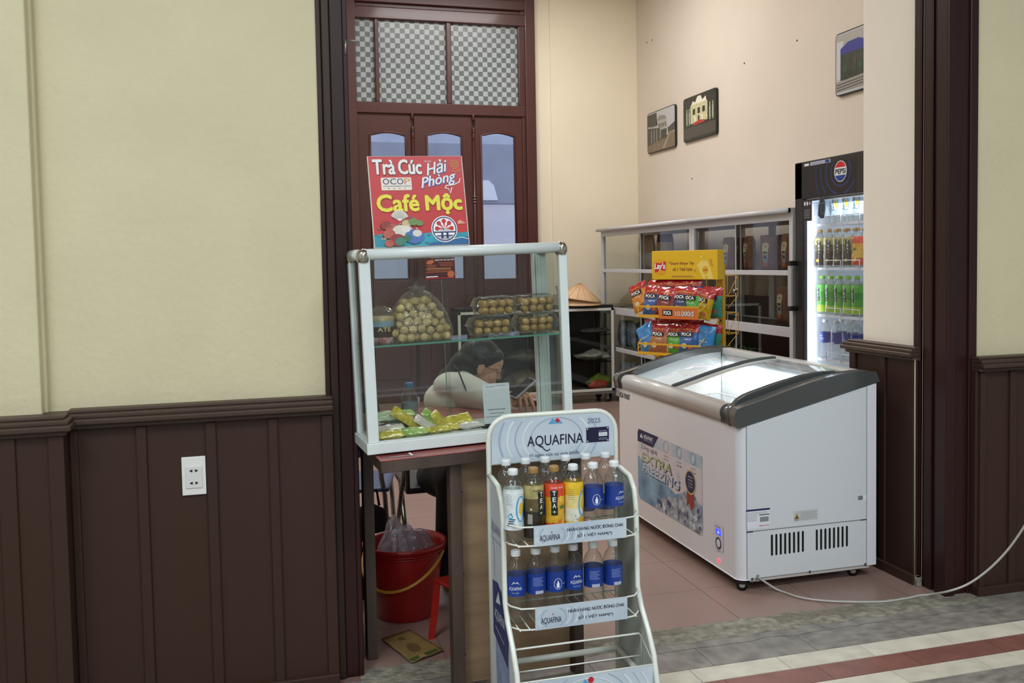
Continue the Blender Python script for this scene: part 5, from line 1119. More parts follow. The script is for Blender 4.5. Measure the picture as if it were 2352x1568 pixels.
for i, fx_ in enumerate((.48, .68, .88)):
    k.ring(u0+sw*fx_, v1-sh_*.09, .030, .002, mat('icon_blue', '587a9c', .5), 4); k.poly([(u0+sw*fx_-.012, v1-sh_*.13), (u0+sw*fx_+.006, v1-sh_*.13), (u0+sw*fx_+.014, v1-sh_*.05), (u0+sw*fx_-.004, v1-sh_*.05)], mat('icon_white', 'd0e0ea', .4), 4)
    for j in range(2): k.text(('Tiết kiệm', 'Gioăng kín', 'Kháng khuẩn')[i] if j == 0 else ('điện năng', 'lâu dài', 'khử mùi')[i], u0+sw*fx_, v1-sh_*(.215+.045*j), .055, .010, mat('slate_ink2', '5b6478', .5), 4)
k.text('Công nghệ', u0+sw*.20, v0+sh_*.765, sw*.27, sh_*.085, _M['slate_ink2'], 4)
m_ex = mat('extra_green', 'a9bf6a', .4); m_fz = mat('freezing_blue', 'b5cfe6', .4)
k.text('EXTRA', u0+sw*.325, v0+sh_*.63, sw*.50, sh_*.135, m_navy, 4, .07, .1); k.text('EXTRA', u0+sw*.32, v0+sh_*.635, sw*.48, sh_*.125, m_lbw, 5, .045, .1); k.text('EXTRA', u0+sw*.32, v0+sh_*.635, sw*.475, sh_*.115, m_ex, 6, .01, .1)
k.text('FREEZING', u0+sw*.385, v0+sh_*.475, sw*.62, sh_*.135, m_navy, 4, .07, .1); k.text('FREEZING', u0+sw*.38, v0+sh_*.48, sw*.60, sh_*.125, m_lbw, 5, .045, .1); k.text('FREEZING', u0+sw*.38, v0+sh_*.48, sw*.595, sh_*.115, m_fz, 6, .01, .1)
for (cx, cz) in ((u0+sw*.06, v0+sh_*.76), (u0+sw*.66, v0+sh_*.60)):
    for i in range(3): a_ = R(60*i+10); k.stroke([(cx-.03*math.cos(a_), cz-.03*math.sin(a_)), (cx+.03*math.cos(a_), cz+.03*math.sin(a_))], .004, _M['freezing_blue'], 3+i*.3)
rx_ = u0+sw*.84; rz_ = v0+sh_*.60
k.poly([(rx_-.035, rz_), (rx_-.045, rz_-.13), (rx_-.015, rz_-.105), (rx_+.005, rz_-.14), (rx_+.04, rz_-.11), (rx_+.035, rz_)], mat('ribbon_red', '9b3a32', .5), 4)
k.disc(rx_, rz_, .060, mat('medal_gold', 'c9b878', .4), 5); k.disc(rx_, rz_, .052, m_navy, 6)
for i, t_ in enumerate(('BẢO HÀNH', 'TỦ ĐÔNG', 'TỐT NHẤT', 'VIỆT NAM')): k.text(t_, rx_, rz_+.026-i*.016, .05, .009, m_lbw, 7, .01)
rs_ = random.Random(4)
for i in range(26): cx = u0+sw*rs_.uniform(.32, .97); cz = v0+sh_*rs_.uniform(.03, .28*(cx-u0)/sw+.03); s_ = rs_.uniform(.008, .026); k.poly([(cx+s_*q_*math.cos(R(a)), cz+s_*q_*math.sin(R(a))) for a, q_ in [(a, rs_.uniform(.5, 1)) for a in range(0, 360, 60)]], mat('ice_white', 'd3dae2', .35) if i % 3 else mat('ice_dark', '33457a', .35), 5+i*.05)
k.build('front_sticker', fbody)
k = MB(SM); k.L = .0003; a = fu(1422, 903); c_ = fu(1447, 917); k.text('HOA PHAT', (a[0]+c_[0])/2, (a[1]+c_[1])/2+.003, c_[0]-a[0], .030, m_bk, 1, .05); k.text('HOA PHAT', (a[0]+c_[0])/2, (a[1]+c_[1])/2+.003, (c_[0]-a[0])*.95, .020, mat('logo_grey', '8f8f92', .4), 3, .0); k.build('brand_plate', fbody)
a = fu(1641, 1198); c_ = fu(1662, 1275); pu = (a[0]+c_[0])/2
cpn = MB(SM); cpn.L = .001; zt3, zb3_ = a[1]+.002, c_[1]+.012; cpn.rect(pu-.045, zb3_, pu+.045, zt3, mat('panel_white', 'dcdce2', .3), 1, r=.008); cpo = cpn.build('control_panel', fz)
k = MB(SM); k.L = .0012; k.text('HOA PHAT', pu-.005, zt3-.015, .05, .007, m_bk, 2); k.rect(pu-.026, zt3-.050, pu+.022, zt3-.024, mat('blue_display', '1a22c8', .2, emit='2a38ff', es=2.2), 2); k.text('-20', pu, zt3-.037, .02, .012, mat('display_digit', 'a8b8ff', .3, emit='b8c8ff', es=2), 3)
k.ring(pu, zt3-.088, .027, .007, m_navy, 2); k.disc(pu, zt3-.088, .018, m_lbw, 2); k.text('SMART', pu, zt3-.124, .03, .005, m_navy, 2); k.build('display', cpo)
a = fu(1651, 1287); k = MB(SM); k.L = .001; k.disc(a[0], a[1], .0095, mat('red_lamp', 'ff3030', .3, emit='ff2a35', es=4), 1); k.build('power_lamp', fz)
def caster(x, y, rz):
    k = MB(T(x, y, 0, rz=rz)); k.cyl((0, -.011, .025), (0, .011, .025), .025, m_bk, 18); k.build('caster_wheel', fz)
    k = MB(T(x, y, 0, rz=rz)); k.cyl((0, -.0125, .025), (0, -.011, .025), .013, mat('caster_grey', 'b5b5b5', .4), 14); k.bb((-.016, -.016, .03), (.016, -.013, .056), m_bk); k.bb((-.016, .013, .03), (.016, .016, .056), m_bk); k.bb((-.022, -.02, .048), (.022, .02, .056), m_bk); k.build('caster_fork', fz)
for x, y, rz in ((.035, .04, -.5), (.60, .05, -.4), (.05, FL-.06, .3), (.6, FL-.06, .2)): caster(x, y, rz)
k = MB(); q = SX(1740, 1325); k.bb((q[0]-.008, -.008, q[1]-.016), (q[0]+.004, -.0036, q[1]+.012), mat('clip_grey', '8c8f90', .5)); k.build('cord_clip', fz)
# LED strip inside the freezer and its light
k = MB(); k.bb((FWd-.062, .12, .83), (FWd-.056, FL-.12, .85), mat('led_strip', 'ffffff', .3, emit='eef6ff', es=4)); k.build('led_strip', fz)
l = area('freezer_lamp', (FX+FWd-.10, FY+.72, .84), .03, 3.2, (.95, .98, 1), rot=(0, R(-28), 0), sy=1.2)
area('freezer_lamp', (FX+.10, FY+.72, .755), .03, 1.6, (.95, .98, 1), rot=(0, R(25), 0), sy=1.2)
# baskets and ice creams
m_wr = mat('basket_wire', 'e6e6e2', .4)
for bi, (y0, y1) in enumerate(((.09, .46), (.50, .88), (.92, 1.34))):
    bk_ = thing('wire_basket', (FX, FY, 0), ['white wire basket at the near end of the freezer', 'white wire basket in the middle of the freezer', 'white wire basket at the far end of the freezer'][bi], 'basket')
    k = MB()
    for z in (.46, .56, .67): k.tube([(.09, y0, z), (.60, y0, z), (.60, y1, z), (.09, y1, z)], .0025 if z < .6 else .004, m_wr, 6, closed=True)
    for i in range(9):
        x = .09+.51*i/8; k.tube([(x, y0, .67), (x, y0, .455), (x, y1, .455), (x, y1, .67)], .0018, m_wr, 5)
    for i in range(1, 6):
        y = y0+(y1-y0)*i/6; k.tube([(.09, y, .67), (.09, y, .457), (.60, y, .457), (.60, y, .67)], .0018, m_wr, 5)
    k.build('basket_frame', bk_)
rq = random.Random(21)
ice_cols = [('ice_orange', 'd98a4a', 'orange'), ('ice_pale', 'cfd8dc', 'pale blue'), ('ice_red', 'b0483c', 'red'), ('ice_cream', 'e2d6b8', 'cream'), ('ice_blue', '7aa0c4', 'blue'), ('ice_brown', '8a5a3c', 'brown')]
n_ic = 0; bname = ['near', 'middle', 'far']; seen = {}
for bi, (y0, y1) in enumerate(((.09, .46), (.50, .88), (.92, 1.34))):
    for lz in range(2):
        for i in range(5):
            mn, mc, cn = ice_cols[(i+bi*2+lz*3) % 6 if bi else (0, 0, 3, 0, 1)[i]]
            k = pack_mb(.15, .06, .035, mat(mn, mc, .3, var=.2, vscale=30, coat=.5), None, i+bi*3, T_=T(0, 0, -.0175))
            o = k.build('ice_cream_pack'); x = .14+.105*i; y = (y0+y1)/2+rq.uniform(-.05, .05)
            o.location = (FX+x, FY+y, .485+.042*lz); o.rotation_euler = (0, 0, R(90)+rq.uniform(-.3, .3))
            tag(o, '%s wrapped ice cream lying in the %s basket of the freezer' % (cn, bname[bi]), 'ice cream', '%s ice creams in the %s freezer basket' % (cn, bname[bi]))
# ================================================================== POWER CORD
pts = []
for px, py, h in ((1741, 1325, None), (1760, 1338, None)): q = onY(px, py, FY-.012); pts.append(q)
for px, py in ((1790, 1356), (1835, 1371), (1890, 1379), (1960, 1382), (2030, 1381), (2080, 1374), (2130, 1366)): q = onz(px, py, .006); pts.append(q)
for px, py, Y in ((2180, 1357, 3.25), (2225, 1340, 3.2), (2270, 1308, 3.15), (2310, 1268, 3.1), (2340, 1228, 3.05), (2372, 1180, 3.0), (2420, 1130, 2.98), (2520, 1080, 3.05)): pts.append(onY(px, py, Y))
def smooth(P, n=6):
    out = []
    for i in range(len(P)-1):
        a, b_, c_, d_ = P[max(0, i-1)], P[i], P[i+1], P[min(len(P)-1, i+2)]
        for j in range(n):
            t = j/n; out.append(.5*((2*b_)+(c_-a)*t+(2*a-5*b_+4*c_-d_)*t*t+(3*b_-a-3*c_+d_)*t**3))
    return out+[P[-1]]
k = MB(); sp_ = smooth(pts); 
for q in sp_: q.z = max(q.z, .0055)
k.tube(sp_, .0048, mat('cord_grey', 'b8b6ae', .5), 8); tag(k.build('power_cord'), 'pale grey power cord running from the freezer across the floor to the right wall', 'cord')
# ================================================================== GLASS WALL CABINETS
m_ca = mat('cabinet_aluminium', 'c9cbd2', .35, spec=.5); m_cgl = glass('cabinet_glass', 'eef0ee', 1.45); m_dk = mat('dark_laminate', '3a302c', .4)
CXF, CXB = 3.50, 3.98
ZT, ZS, ZM1, ZM0, ZL = 1.79, 1.345, .97, .90, .54
def cabinet(y0, y1, label, first):
    c = thing('glass_cabinet', (CXF, (y0+y1)/2, 0), label, 'cabinet', 'glass fronted cabinets along the right wall'); del c['group']
    O = T(-CXF, -(y0+y1)/2, 0)
    k = MB(O)
    k.bb((CXF-.03, y0, ZT-.035), (CXB, y1, ZT), m_ca)
    k.tube([(CXF-.03, y0, ZT-.018), (CXF-.03, y1+(.03 if first else 0), ZT-.018)], .018, m_ca, 10); k.build('top_board', c)
    k = MB(O)
    for y in (y0, y1-.045): k.bb((CXF, y, .06), (CXF+.04, y+.045, ZT-.03), m_ca); k.bb((CXB-.04, y, .06), (CXB, y+.045, ZT-.03), m_ca)
    for z0, z1 in ((ZT-.085, ZT-.03), (ZS-.018, ZS+.018), (ZM0, ZM1), (ZL-.02, ZL+.02), (.06, .14)):
        k.bb((CXF+.003, y0+.003, z0), (CXF+.03, y1-.003, z1), m_ca)
    for z0, z1 in ((ZT-.085, ZT-.03), (ZM0, ZM1), (.06, .14)): k.bb((CXB-.03, y0+.003, z0), (CXB-.002, y1-.003, z1), m_ca)
    nb_ = 3
    for i in range(1, nb_): y = y0+(y1-y0)*i/nb_; k.bb((CXB-.035, y-.04, ZM1), (CXB-.01, y+.04, ZT-.05), m_ca)
    k.build('frame', c, bevel=.003)
    k = MB(O)
    for z in (ZS, ZL): k.bb((CXF+.03, y0+.02, z-.004), (CXB-.03, y1-.02, z+.004), glass('shelf_pane', 'e6ece9', 1.45))
    k.build('shelf', c)
    k = MB(O); k.bb((CXF+.03, y0+.01, ZM0+.02), (CXB-.01, y1-.01, ZM1-.01), m_dk); k.bb((CXF+.03, y0+.01, .10), (CXB-.01, y1-.01, .13), m_dk)
    k.bb((CXB-.012, y0+.01, .12), (CXB-.004, y1-.01, ZM0+.02), m_dk); k.bb((CXB-.012, y0+.01, ZM1), (CXB-.004, y1-.01, ZM1+.17), m_dk); k.build('dark_lining', c)
    ym = (y0+y1)/2
    for z0, z1 in ((ZM1, ZT-.085), (.14, ZM0)):
        for (a, b_, dx) in ((y0+.03, ym+.03, .006), (ym-.03, y1-.03, .016)):
            k = MB(O); k.bb((CXF+dx, a, z0), (CXF+dx+.004, b_, z1), m_cgl); sd = k.build('sliding_door', c)
            k = MB(O); yy = b_ if dx < .01 else a
            k.bb((CXF+dx-.001, yy-.006, z0), (CXF+dx+.005, yy+.006, z1), m_ca); k.build('door_edge', sd)
    k = MB(O); k.tube([(CXF-.004, ym-.03, 1.22), (CXF-.02, ym, 1.21), (CXF-.004, ym+.03, 1.22)], .006, m_chr, 8); k.lathe([(.012, -.015), (.014, 0), (.012, .012)], m_chr, 12, (CXF-.02, ym, 1.205)); k.build('lock', c)
    for y in (y0+.08, y1-.08):
        for x in (CXF+.05, CXB-.05): k = MB(O); k.lathe([(.02, 0), (.02, .06)], m_bk, 12, (x, y, 0)); k.build('foot', c)
    return c
cabinet(7.33, 9.53, 'white framed glass cabinet at the far end, behind the black shelf unit', True)
cabinet(5.75, 7.325, 'white framed glass cabinet next to the drinks fridge, with brown packs on its shelves', False)
# bags inside
def pillow(w_, h, t, mats, seed, W=None, crimp=True):
    k = MB()
    def f(sgn):
        def g(u, v):
            e = max(0, 1-abs(2*u-1)**3)*max(0, 1-abs(2*v-1)**3)
            x = (u-.5)*w_*(1-.06*math.sin(math.pi*v)); z = v*h
            y = sgn*(-t/2)*(e**.55)*(1+.25*noise.noise((u*4+seed, v*4, seed)))
            y += .005*noise.noise((u*5, v*5, seed+3.3)); z += .006*noise.noise((u*4, 1, seed))*v
            return (x, y, z)
        return g
    fr, bk_ = f(1), f(-1); nv = 16
    for j, (v0, v1, m) in enumerate(mats):
        k.grid(lambda u, v: fr(u, v0+(v1-v0)*v), 14, max(3, int(14*(v1-v0))+2), m); k.grid(lambda u, v: bk_(u, v0+(v1-v0)*v), 14, max(3, int(14*(v1-v0))+2), m)
    return k, fr
m_bp1 = mat('brown_dried_pack', '8a6655', .55, var=.2, vscale=30, spec=.2, bump=.3, bscale=40); m_bp2 = mat('brown_dried_pack_light', '9a7866', .55, var=.2, vscale=30, spec=.2)
m_crm = mat('pack_label_cream', 'd9cfae', .45); m_gry = mat('pack_label_grey', '9aa0a8', .45); m_org = mat('pack_label_orange', 'b8684a', .45)
def brown_pack(w_=.165, h=.27):
    o, fr = pillow(w_, h, .07, ((0, .9, m_bp1), (.9, 1, m_bp2)), w_*10+h)
    ob = o.build('dried_food_pack'); k = MB(); k.W = lambda x, z, l: (x, fr(x/w_+.5, z/h)[1]-.003-l, z); k.L = .0006
    for i in range(10): 
        z = .035+i*.016; k.rect(-.028, z, .028, z+.016, m_org if i < 2 else (m_gry if i < 6 else m_crm), 1)
    k.disc(0, .195, .028, m_crm, 1, rz=.02, a0=0, a1=180); k.rect(-.022, .135, .022, .147, m_bk, 2); k.rect(-.018, .095, .006, .115, m_navy, 2); k.disc(0, .185, .008, m_org, 2, n=10); k.build('pack_label', ob)
    return ob
def dupm(o, loc, rz, label, group=None, sc=1, ry=0):
    c = o.copy(); COL.objects.link(c)
    for ch in o.children: d_ = ch.copy(); COL.objects.link(d_); d_.parent = c
    c.location = loc; c.rotation_euler = (ry, 0, rz); c['label'] = label; c.scale = (sc, sc, sc)
    if group: c['group'] = group
    return c
bpk = brown_pack(); Zs = ZS+.005
def yat(px, x=3.62): return onX(px, 600, x).y
bpk.location = (3.62, yat(1676), Zs); bpk.rotation_euler = (0, 0, -RX+.1); tag(bpk, 'brown pack with a cream label, leftmost on the upper cabinet shelf', 'food pack')
BL = [(1697, 3.74, .2, 'brown pack mostly hidden behind others on the upper cabinet shelf'), (1722, 3.60, -.15, 'brown pack tilted right, beside the double post on the upper cabinet shelf'), (1766, 3.64, .3, 'brown pack just right of the double post on the upper shelf'), (1786, 3.70, .2, 'shiny brown pack between two others on the upper shelf near the fridge'), (1811, 3.60, 0, 'brown pack with its label facing out, beside the fridge on the upper shelf')]
for px, x, rz, lb in BL: dupm(bpk, (x, yat(px, x), Zs), -RX+rz, lb)
dupm(bpk, (3.66, yat(1800, 3.66), ZM1+.004), -RX+.05, 'brown pack alone on the lower shelf of the cabinet by the fridge'); dupm(bpk, (3.66, yat(1834, 3.66), ZM1+.004), -RX, 'brown pack half hidden behind the fridge handle on the lower shelf', sc=.85)
m_sn1 = mat('tan_pack', 'b5987a', .5, var=.15, vscale=12); m_sn2 = mat('dark_pack_top', '4a3a30', .5); m_sn3 = mat('white_pack', 'c5c0b8', .35, var=.15, coat=.4)
for i, (px, x, lb) in enumerate(((1486, 3.60, 'tan and white snack pack on the top shelf of the far cabinet'), (1528, 3.66, 'tan snack pack with a dark top on the top shelf of the far cabinet'))):
    kk, fr = pillow(.26, .34, .10, ((0, .5, m_sn3), (.5, .78, m_sn1), (.78, 1, m_sn1 if i == 0 else m_sn2)), i*5.2); o = kk.build('snack_pack'); o.location = (x, yat(px, x), Zs); o.rotation_euler = (0, 0, -RX+.15); tag(o, lb, 'snack')
kk, fr = pillow(.22, .25, .08, ((0, 1, m_sn3),), 3.2); o = kk.build('snack_pack'); o.location = (3.58, yat(1478, 3.58), ZM1+.01+.0); o.rotation_euler = (0, 0, -RX); o.location.z = ZM1+.006; tag(o, 'small white snack pack on the middle shelf of the far cabinet', 'snack')
m_bl = mat('blue_pack', '4d78b4', .35, var=.35, vscale=12, coat=.4, col2='c5d2e0')
first = None
for i, (px, z) in enumerate(((1430, ZL), (1444, ZL), (1457, ZL), (1470, ZL), (1435, .13), (1455, .13), (1475, .13))):
    if not first: kk, fr = pillow(.17, .27, .08, ((0, 1, m_bl),), 8.1); first = o = kk.build('snack_pack')
    else: o = first.copy(); COL.objects.link(o)
    x = 3.60+.05*(i % 2); o.location = (x, onX(px, 760, x).y, z+.021 if z > .3 else .135); o.rotation_euler = (0, 0, -RX+.3*math.sin(i*2)); tag(o, 'blue and white snack pack in the bottom of the far cabinet', 'snack', 'blue packs in the bottom of the far glass cabinet')
# green-capped bottles on the low shelf
k = MB(); k.lathe([(.028, 0), (.031, .004), (.031, .15), (.02, .175), (.013, .19)], mat('green_drink', '4a6a44', .3, coat=.4), 14); k.lathe([(.016, .188), (.016, .206)], mat('pale_green_cap', '7fa070', .4), 12)
gb = k.build('green_bottle'); gf = True
for r_ in range(3):
    for i in range(8):
        o = gb if gf else gb.copy(); 
        if not gf: COL.objects.link(o)
        gf = False; o.location = (3.58+r_*.08, 7.24-i*.085-.04, ZL+.005); tag(o, 'green-capped bottle in the rows on the low shelf of the near glass cabinet', 'bottle', 'green bottles on the low cabinet shelf')
# ================================================================== BLACK SHELF UNIT WITH HATS
HX1 = 3.475; HY = 9.12; HW = 1.62; HD = .36; HH = 1.0
hc = thing('black_shelf_unit', (HX1-HW/2, HY+HD/2, 0), 'black glass-fronted shelf unit with white edges standing before the back wall', 'shelf unit')
O = T(-(HX1-HW/2), -(HY+HD/2), 0); x0 = HX1-HW
k = MB(O); k.bb((x0, HY, HH-.03), (HX1, HY+HD, HH), m_bk); k.bb((x0, HY+HD-.01, .1), (HX1, HY+HD, HH-.02), mat('black_backing', '1c1a1a', .5)); k.bb((x0, HY, .09), (HX1, HY+HD, .12), mat('grey_base', '7d7a78', .4)); k.bb((x0, HY, .1), (x0+.01, HY+HD, HH), m_bk); k.build('carcass', hc)
k = MB(O); m_we = mat('white_edge', 'd9dad6', .4)
for x in (x0, x0+HW/2-.01, HX1-.025): k.bb((x, HY-.008, .12), (x+.025, HY+.012, HH-.03), m_we)
for z in (.12, HH-.055): k.bb((x0, HY-.008, z), (HX1, HY+.012, z+.025), m_we)
k.bb((HX1-.02, HY+HD-.02, .12), (HX1, HY+HD, HH-.03), m_we); k.build('edge_frame', hc)
for z in (.41, .69): k = MB(O); k.bb((x0+.02, HY+.02, z), (HX1-.02, HY+HD-.02, z+.01), glass('dark_shelf', '9a9a98', 1.5)); k.build('shelf', hc)
k = MB(O); k.bb((x0+.02, HY, .14), (HX1-.02, HY+.004, HH-.05), m_cgl); k.build('front_glass', hc); k = MB(O); k.bb((HX1-.006, HY+.01, .14), (HX1-.002, HY+HD-.02, HH-.05), m_cgl); k.build('side_glass', hc)
for x in (x0+.06, HX1-.06):
    for y in (HY+.05, HY+HD-.05): k = MB(O); k.cyl((x, y-.012, .03), (x, y+.012, .03), .03, mat('caster_dark', '3a3a3a', .5), 14); k.bb((x-.015, y-.018, .03), (x+.015, y+.018, .092), _M['grey_base']); k.build('caster', hc)
def crumple(name, x, y, z, rx, ry, h, m, seed, label, cat, group=None):
    k = MB(); k.grid(lambda u, v: (rx*math.cos(6.283*u)*math.sin(math.pi*(.12+.86*v))*(1+.35*noise.noise((math.cos(6.283*u)*1.6, math.sin(6.283*u)*1.6+v*2, seed))), ry*math.sin(6.283*u)*math.sin(math.pi*(.12+.86*v)), h*v*(1+.4*noise.noise((math.cos(6.283*u)*2, math.sin(6.283*u)*2, seed+v*2)))), 24, 10, m, closeu=True)
    o = k.build(name); o.location = (x, y, z); return tag(o, label, cat, group)
m_cw = mat('crumpled_white_bag', 'bdbab4', .4, var=.3, vscale=25, coat=.5); m_ct = mat('crumpled_tan_bag', 'a88e78', .4, var=.25, vscale=25, coat=.5); m_cd = mat('crumpled_grey_bag', '6f6a66', .4, var=.35, vscale=25, coat=.5)
def xat(px, Y=9.28): return onY(px, 800, Y).x
crumple('plastic_pack', xat(1366), 9.28, .705, .15, .09, .05, m_cd, 1, 'flat grey pack on the top shelf of the black unit, right end', 'pack')
crumple('plastic_pack', xat(1358), 9.28, .425, .19, .1, .11, m_cw, 2, 'white crumpled packs on the middle shelf of the black unit, right end', 'pack'); crumple('plastic_pack', xat(1388), 9.26, .425, .07, .07, .07, m_cw, 5, 'small white pack at the right corner of the middle shelf', 'pack')
crumple('plastic_pack', xat(1208), 9.28, .425, .2, .1, .14, m_cd, 7, 'grey crumpled plastic pack on the middle shelf left of the glass case edge', 'pack')
crumple('plastic_pack', xat(1208), 9.28, .125, .20, .10, .22, m_ct, 8, 'tan crumpled packs at the bottom of the black unit beside the phone', 'pack'); crumple('plastic_pack', xat(1175), 9.30, .125, .12, .1, .2, m_cd, 9, 'grey pack at the bottom left of the black unit behind the glasses', 'pack')
crumple('vegetable_pack', xat(1376), 9.28, .125, .15, .09, .15, mat('green_veg', '8fa83c', .5, var=.3, vscale=30), 12, 'green vegetable pack at the bottom right of the black unit', 'vegetables'); crumple('red_pack', xat(1366), 9.20, .125, .12, .04, .10, mat('red_veg', 'b8402a', .45, var=.3, vscale=30), 14, 'red pack in front of the green one at the bottom of the black unit', 'pack')
m_hat = mat('palm_leaf_hat', 'd9b48c', .65, var=.08, vscale=10, bump=.1)
for i, (px, z, tilt, lb) in enumerate(((1332, HH+.005, 0, 'lower pale conical hat lying on the black shelf unit'), (1330, HH+.055, R(9), 'upper pale conical hat stacked on the other one'))):
    k = MB(); k.lathe([(.235, 0), (.228, .018), (.002, .145+.03*i)], m_hat, 40, cap0=False); k.lathe([(.236, 0), (.238, .005), (.234, .008)], m_hat, 40, cap0=False, cap1=False)
    for j in range(16): a_ = R(22.5*j); k.tube([(.232*math.cos(a_), .232*math.sin(a_), .014), (.01*math.cos(a_), .01*math.sin(a_), .142+.03*i)], .0014, mat('hat_rib', 'c79c70', .6), 5)
    o = k.build('conical_hat', solid=.002); o.location = (xat(px, 9.30), 9.30, z); o.rotation_euler = (R(2), tilt, 0); tag(o, lb, 'hat')
k = MB(); k.lathe([(.03, 0), (.035, .10), (.045, .11), (.035, .12), (.06, .20)], mat('grey_funnel', '6d6a64', .5), 20); o = k.build('grey_cup'); o.location = (xat(1290, 9.3), 9.30, HH+.001); tag(o, 'small grey flared cup on the black unit left of the hats', 'cup'); 
# ================================================================== DRINKS FRIDGE
FXF = 3.5; RY0, RY1 = 4.80, 5.72; RH = 2.085
fg = thing('drinks_fridge', (FXF, (RY0+RY1)/2, 0), 'tall black drinks fridge with a glass door, lit inside, behind the wall corner', 'fridge')
O = T(-FXF, -(RY0+RY1)/2, 0); m_fb = mat('fridge_black', '2b2829', .35); m_fi2 = mat('fridge_liner', 'e4ebf2', .4)
k = MB(O)
for y in (RY0, RY1-.03): k.bb((FXF+.04, y, .08), (4.06, y+.03, RH), m_fb)
k.bb((4.04, RY0, .08), (4.06, RY1, RH), m_fb); k.bb((FXF+.04, RY0, RH-.03), (4.06, RY1, RH), m_fb); k.bb((FXF+.04, RY0, .08), (4.06, RY1, .34), m_fb); k.bb((FXF+.05, RY0+.03, 1.83), (4.06, RY1-.03, RH), m_fb)
k.build('cabinet', fg, bevel=.01)
k = MB(O); k.bb((4.03, RY0+.03, .34), (4.038, RY1-.03, 1.83), m_fi2)
for y in (RY0+.03, RY1-.036): k.bb((FXF+.045, y, .34), (4.03, y+.006, 1.83), m_fi2)
k.bb((FXF+.045, RY0+.03, .334), (4.03, RY1-.03, .342), m_fi2); k.bb((FXF+.05, RY0+.03, 1.824), (4.03, RY1-.03, 1.829), m_fi2); k.build('liner', fg)
k = MB(O); wd = .095
for a, b_ in (((RY1-wd, .30), (RY1+.0, RH)), ((RY0, .30), (RY0+.05, RH)), ((RY0, .30), (RY1, .40)), ((RY0, 1.835), (RY1, RH))): k.bb((FXF, a[0], a[1]), (FXF+.04, b_[0], b_[1]), m_fb)
dr = k.build('door', fg, bevel=.008, segs=3)
k = MB(O); k.bb((FXF+.014, RY0+.04, .39), (FXF+.02, RY1-.09, 1.84), glass('fridge_glass', 'fafcff', 1.4)); k.build('door_glass', dr)
k = MB(O @ T(FXF, RY1-.09, 0) @ Matrix.Rotation(-RX, 4, 'Z')); k.L = .0004
k.rect(0, 1.84, .60, 2.045, mat('header_dark', '1b1a1e', .3), 1)
hc0, hz0 = onX(1931, 393, FXF), 0; hu, hz0 = (RY1-.09)-hc0.y, hc0.z
for i in range(4):
    rr_ = .09+i*.05; pts_ = []; 
    for a in range(0, 361, 6):
        p_ = (hu+rr_*1.15*math.cos(R(a)), hz0+rr_*math.sin(R(a)))
        if .005 < p_[0] < .59 and 1.845 < p_[1] < 2.04: pts_.append(p_)
        else:
            if len(pts_) > 2: k.stroke(pts_, .010-.001*i, mat('ring_blue', '2d3a78', .4), 2)
            pts_ = []
    if len(pts_) > 2: k.stroke(pts_, .009, _M['ring_blue'], 2)
lr = .062
k.disc(hu, hz0, lr*1.06, m_lbw, 3, n=32); k.disc(hu, hz0+.0, lr, m_red, 4, n=24, a0=20, a1=160); k.disc(hu, hz0, lr, mat('logo_blue2', '1d3f94', .4), 4, n=24, a0=200, a1=340)
k.rect(hu-lr*.98, hz0-lr*.38, hu+lr*.98, hz0+lr*.40, m_lbw, 5); k.text('PEPSI', hu, hz0, lr*1.75, lr*.52, m_bk, 6, .05); k.ring(hu, hz0, lr*1.06, lr*.07, m_lbw, 6)
k.rect(.03, 2.052, .085, 2.068, m_lbw, 2); k.rect(.10, 2.05, .33, 2.072, mat('tag_lilac', 'c0bfd6', .4), 2); k.rect(.27, 2.052, .32, 2.070, _M['logo_blue2'], 3)
for i in range(3): k.rect(.11, 2.054+i*.005, .25, 2.056+i*.005, _M['grey_blue_ink'], 3)
k.rect(.015, 1.69, .12, 1.83, mat('door_sticker', '2a2a2e', .4), 2)
for i in range(3): k.disc(.035+i*.030, 1.805, .010, m_lbw, 3, rz=.014, n=3 if i == 2 else 12, a0=90, a1=450)
for i in range(5): k.rect(.03, 1.76-i*.012, .10-.01*(i % 2), 1.764-i*.012, mat('sticker_text_grey', '8a8a8e', .5), 3)
k.poly([(.19, 1.72), (.22, 1.70), (.26, 1.70), (.275, 1.76), (.262, 1.83), (.22, 1.835), (.195, 1.79)], mat('badge_dark', '2b3440', .3), 2); k.ring(.245, 1.765, .024, .006, mat('badge_teal', '3a7086', .3), 3, rz=.04); k.disc(.205, 1.80, .010, mat('badge_grey', '8d929a', .3), 3); k.text('ENERGY', .16, 1.75, .06, .014, m_lbw, 3, .02, 0, R(70))
k.build('door_print', dr)
k = MB(O); z0_, z1_ = onX(1818, 603, FXF-.04).z, onX(1818, 707, FXF-.04).z
k.bb((FXF-.05, RY1-.030, z1_), (FXF-.034, RY1+.012, z0_), mat('handle_grey', 'b4b5b8', .35)); 
for z in (z0_, z1_): k.bb((FXF-.055, RY1-.034, z-.02), (FXF+.005, RY1+.016, z+.012), m_bk)
k.build('handle', dr, bevel=.004)
m_led = mat('fridge_led', 'ffffff', .3, emit='e8f0ff', es=1.6)
k = MB(O); k.bb((FXF+.045, RY1-.128, .40), (FXF+.06, RY1-.094, 1.80), m_led); k.build('led_strip', fg)
area('fridge_lamp', (FXF+.11, RY1-.12, 1.1), .03, 3.2, (.88, .92, 1), rot=(R(90), 0, R(-58)) , sy=1.3).rotation_euler = (RX, 0, R(60))
area('fridge_lamp', (FXF+.2, (RY0+RY1)/2, 1.80), .3, 2.6, (.90, .93, 1), sy=.5)
szs = [onX(1920, y, FXF+.1).z for y in (514, 617, 727)]
m_wr2 = mat('fridge_wire', 'e8ecf2', .4)
z_w = onX(1920, 830, FXF+.1).z
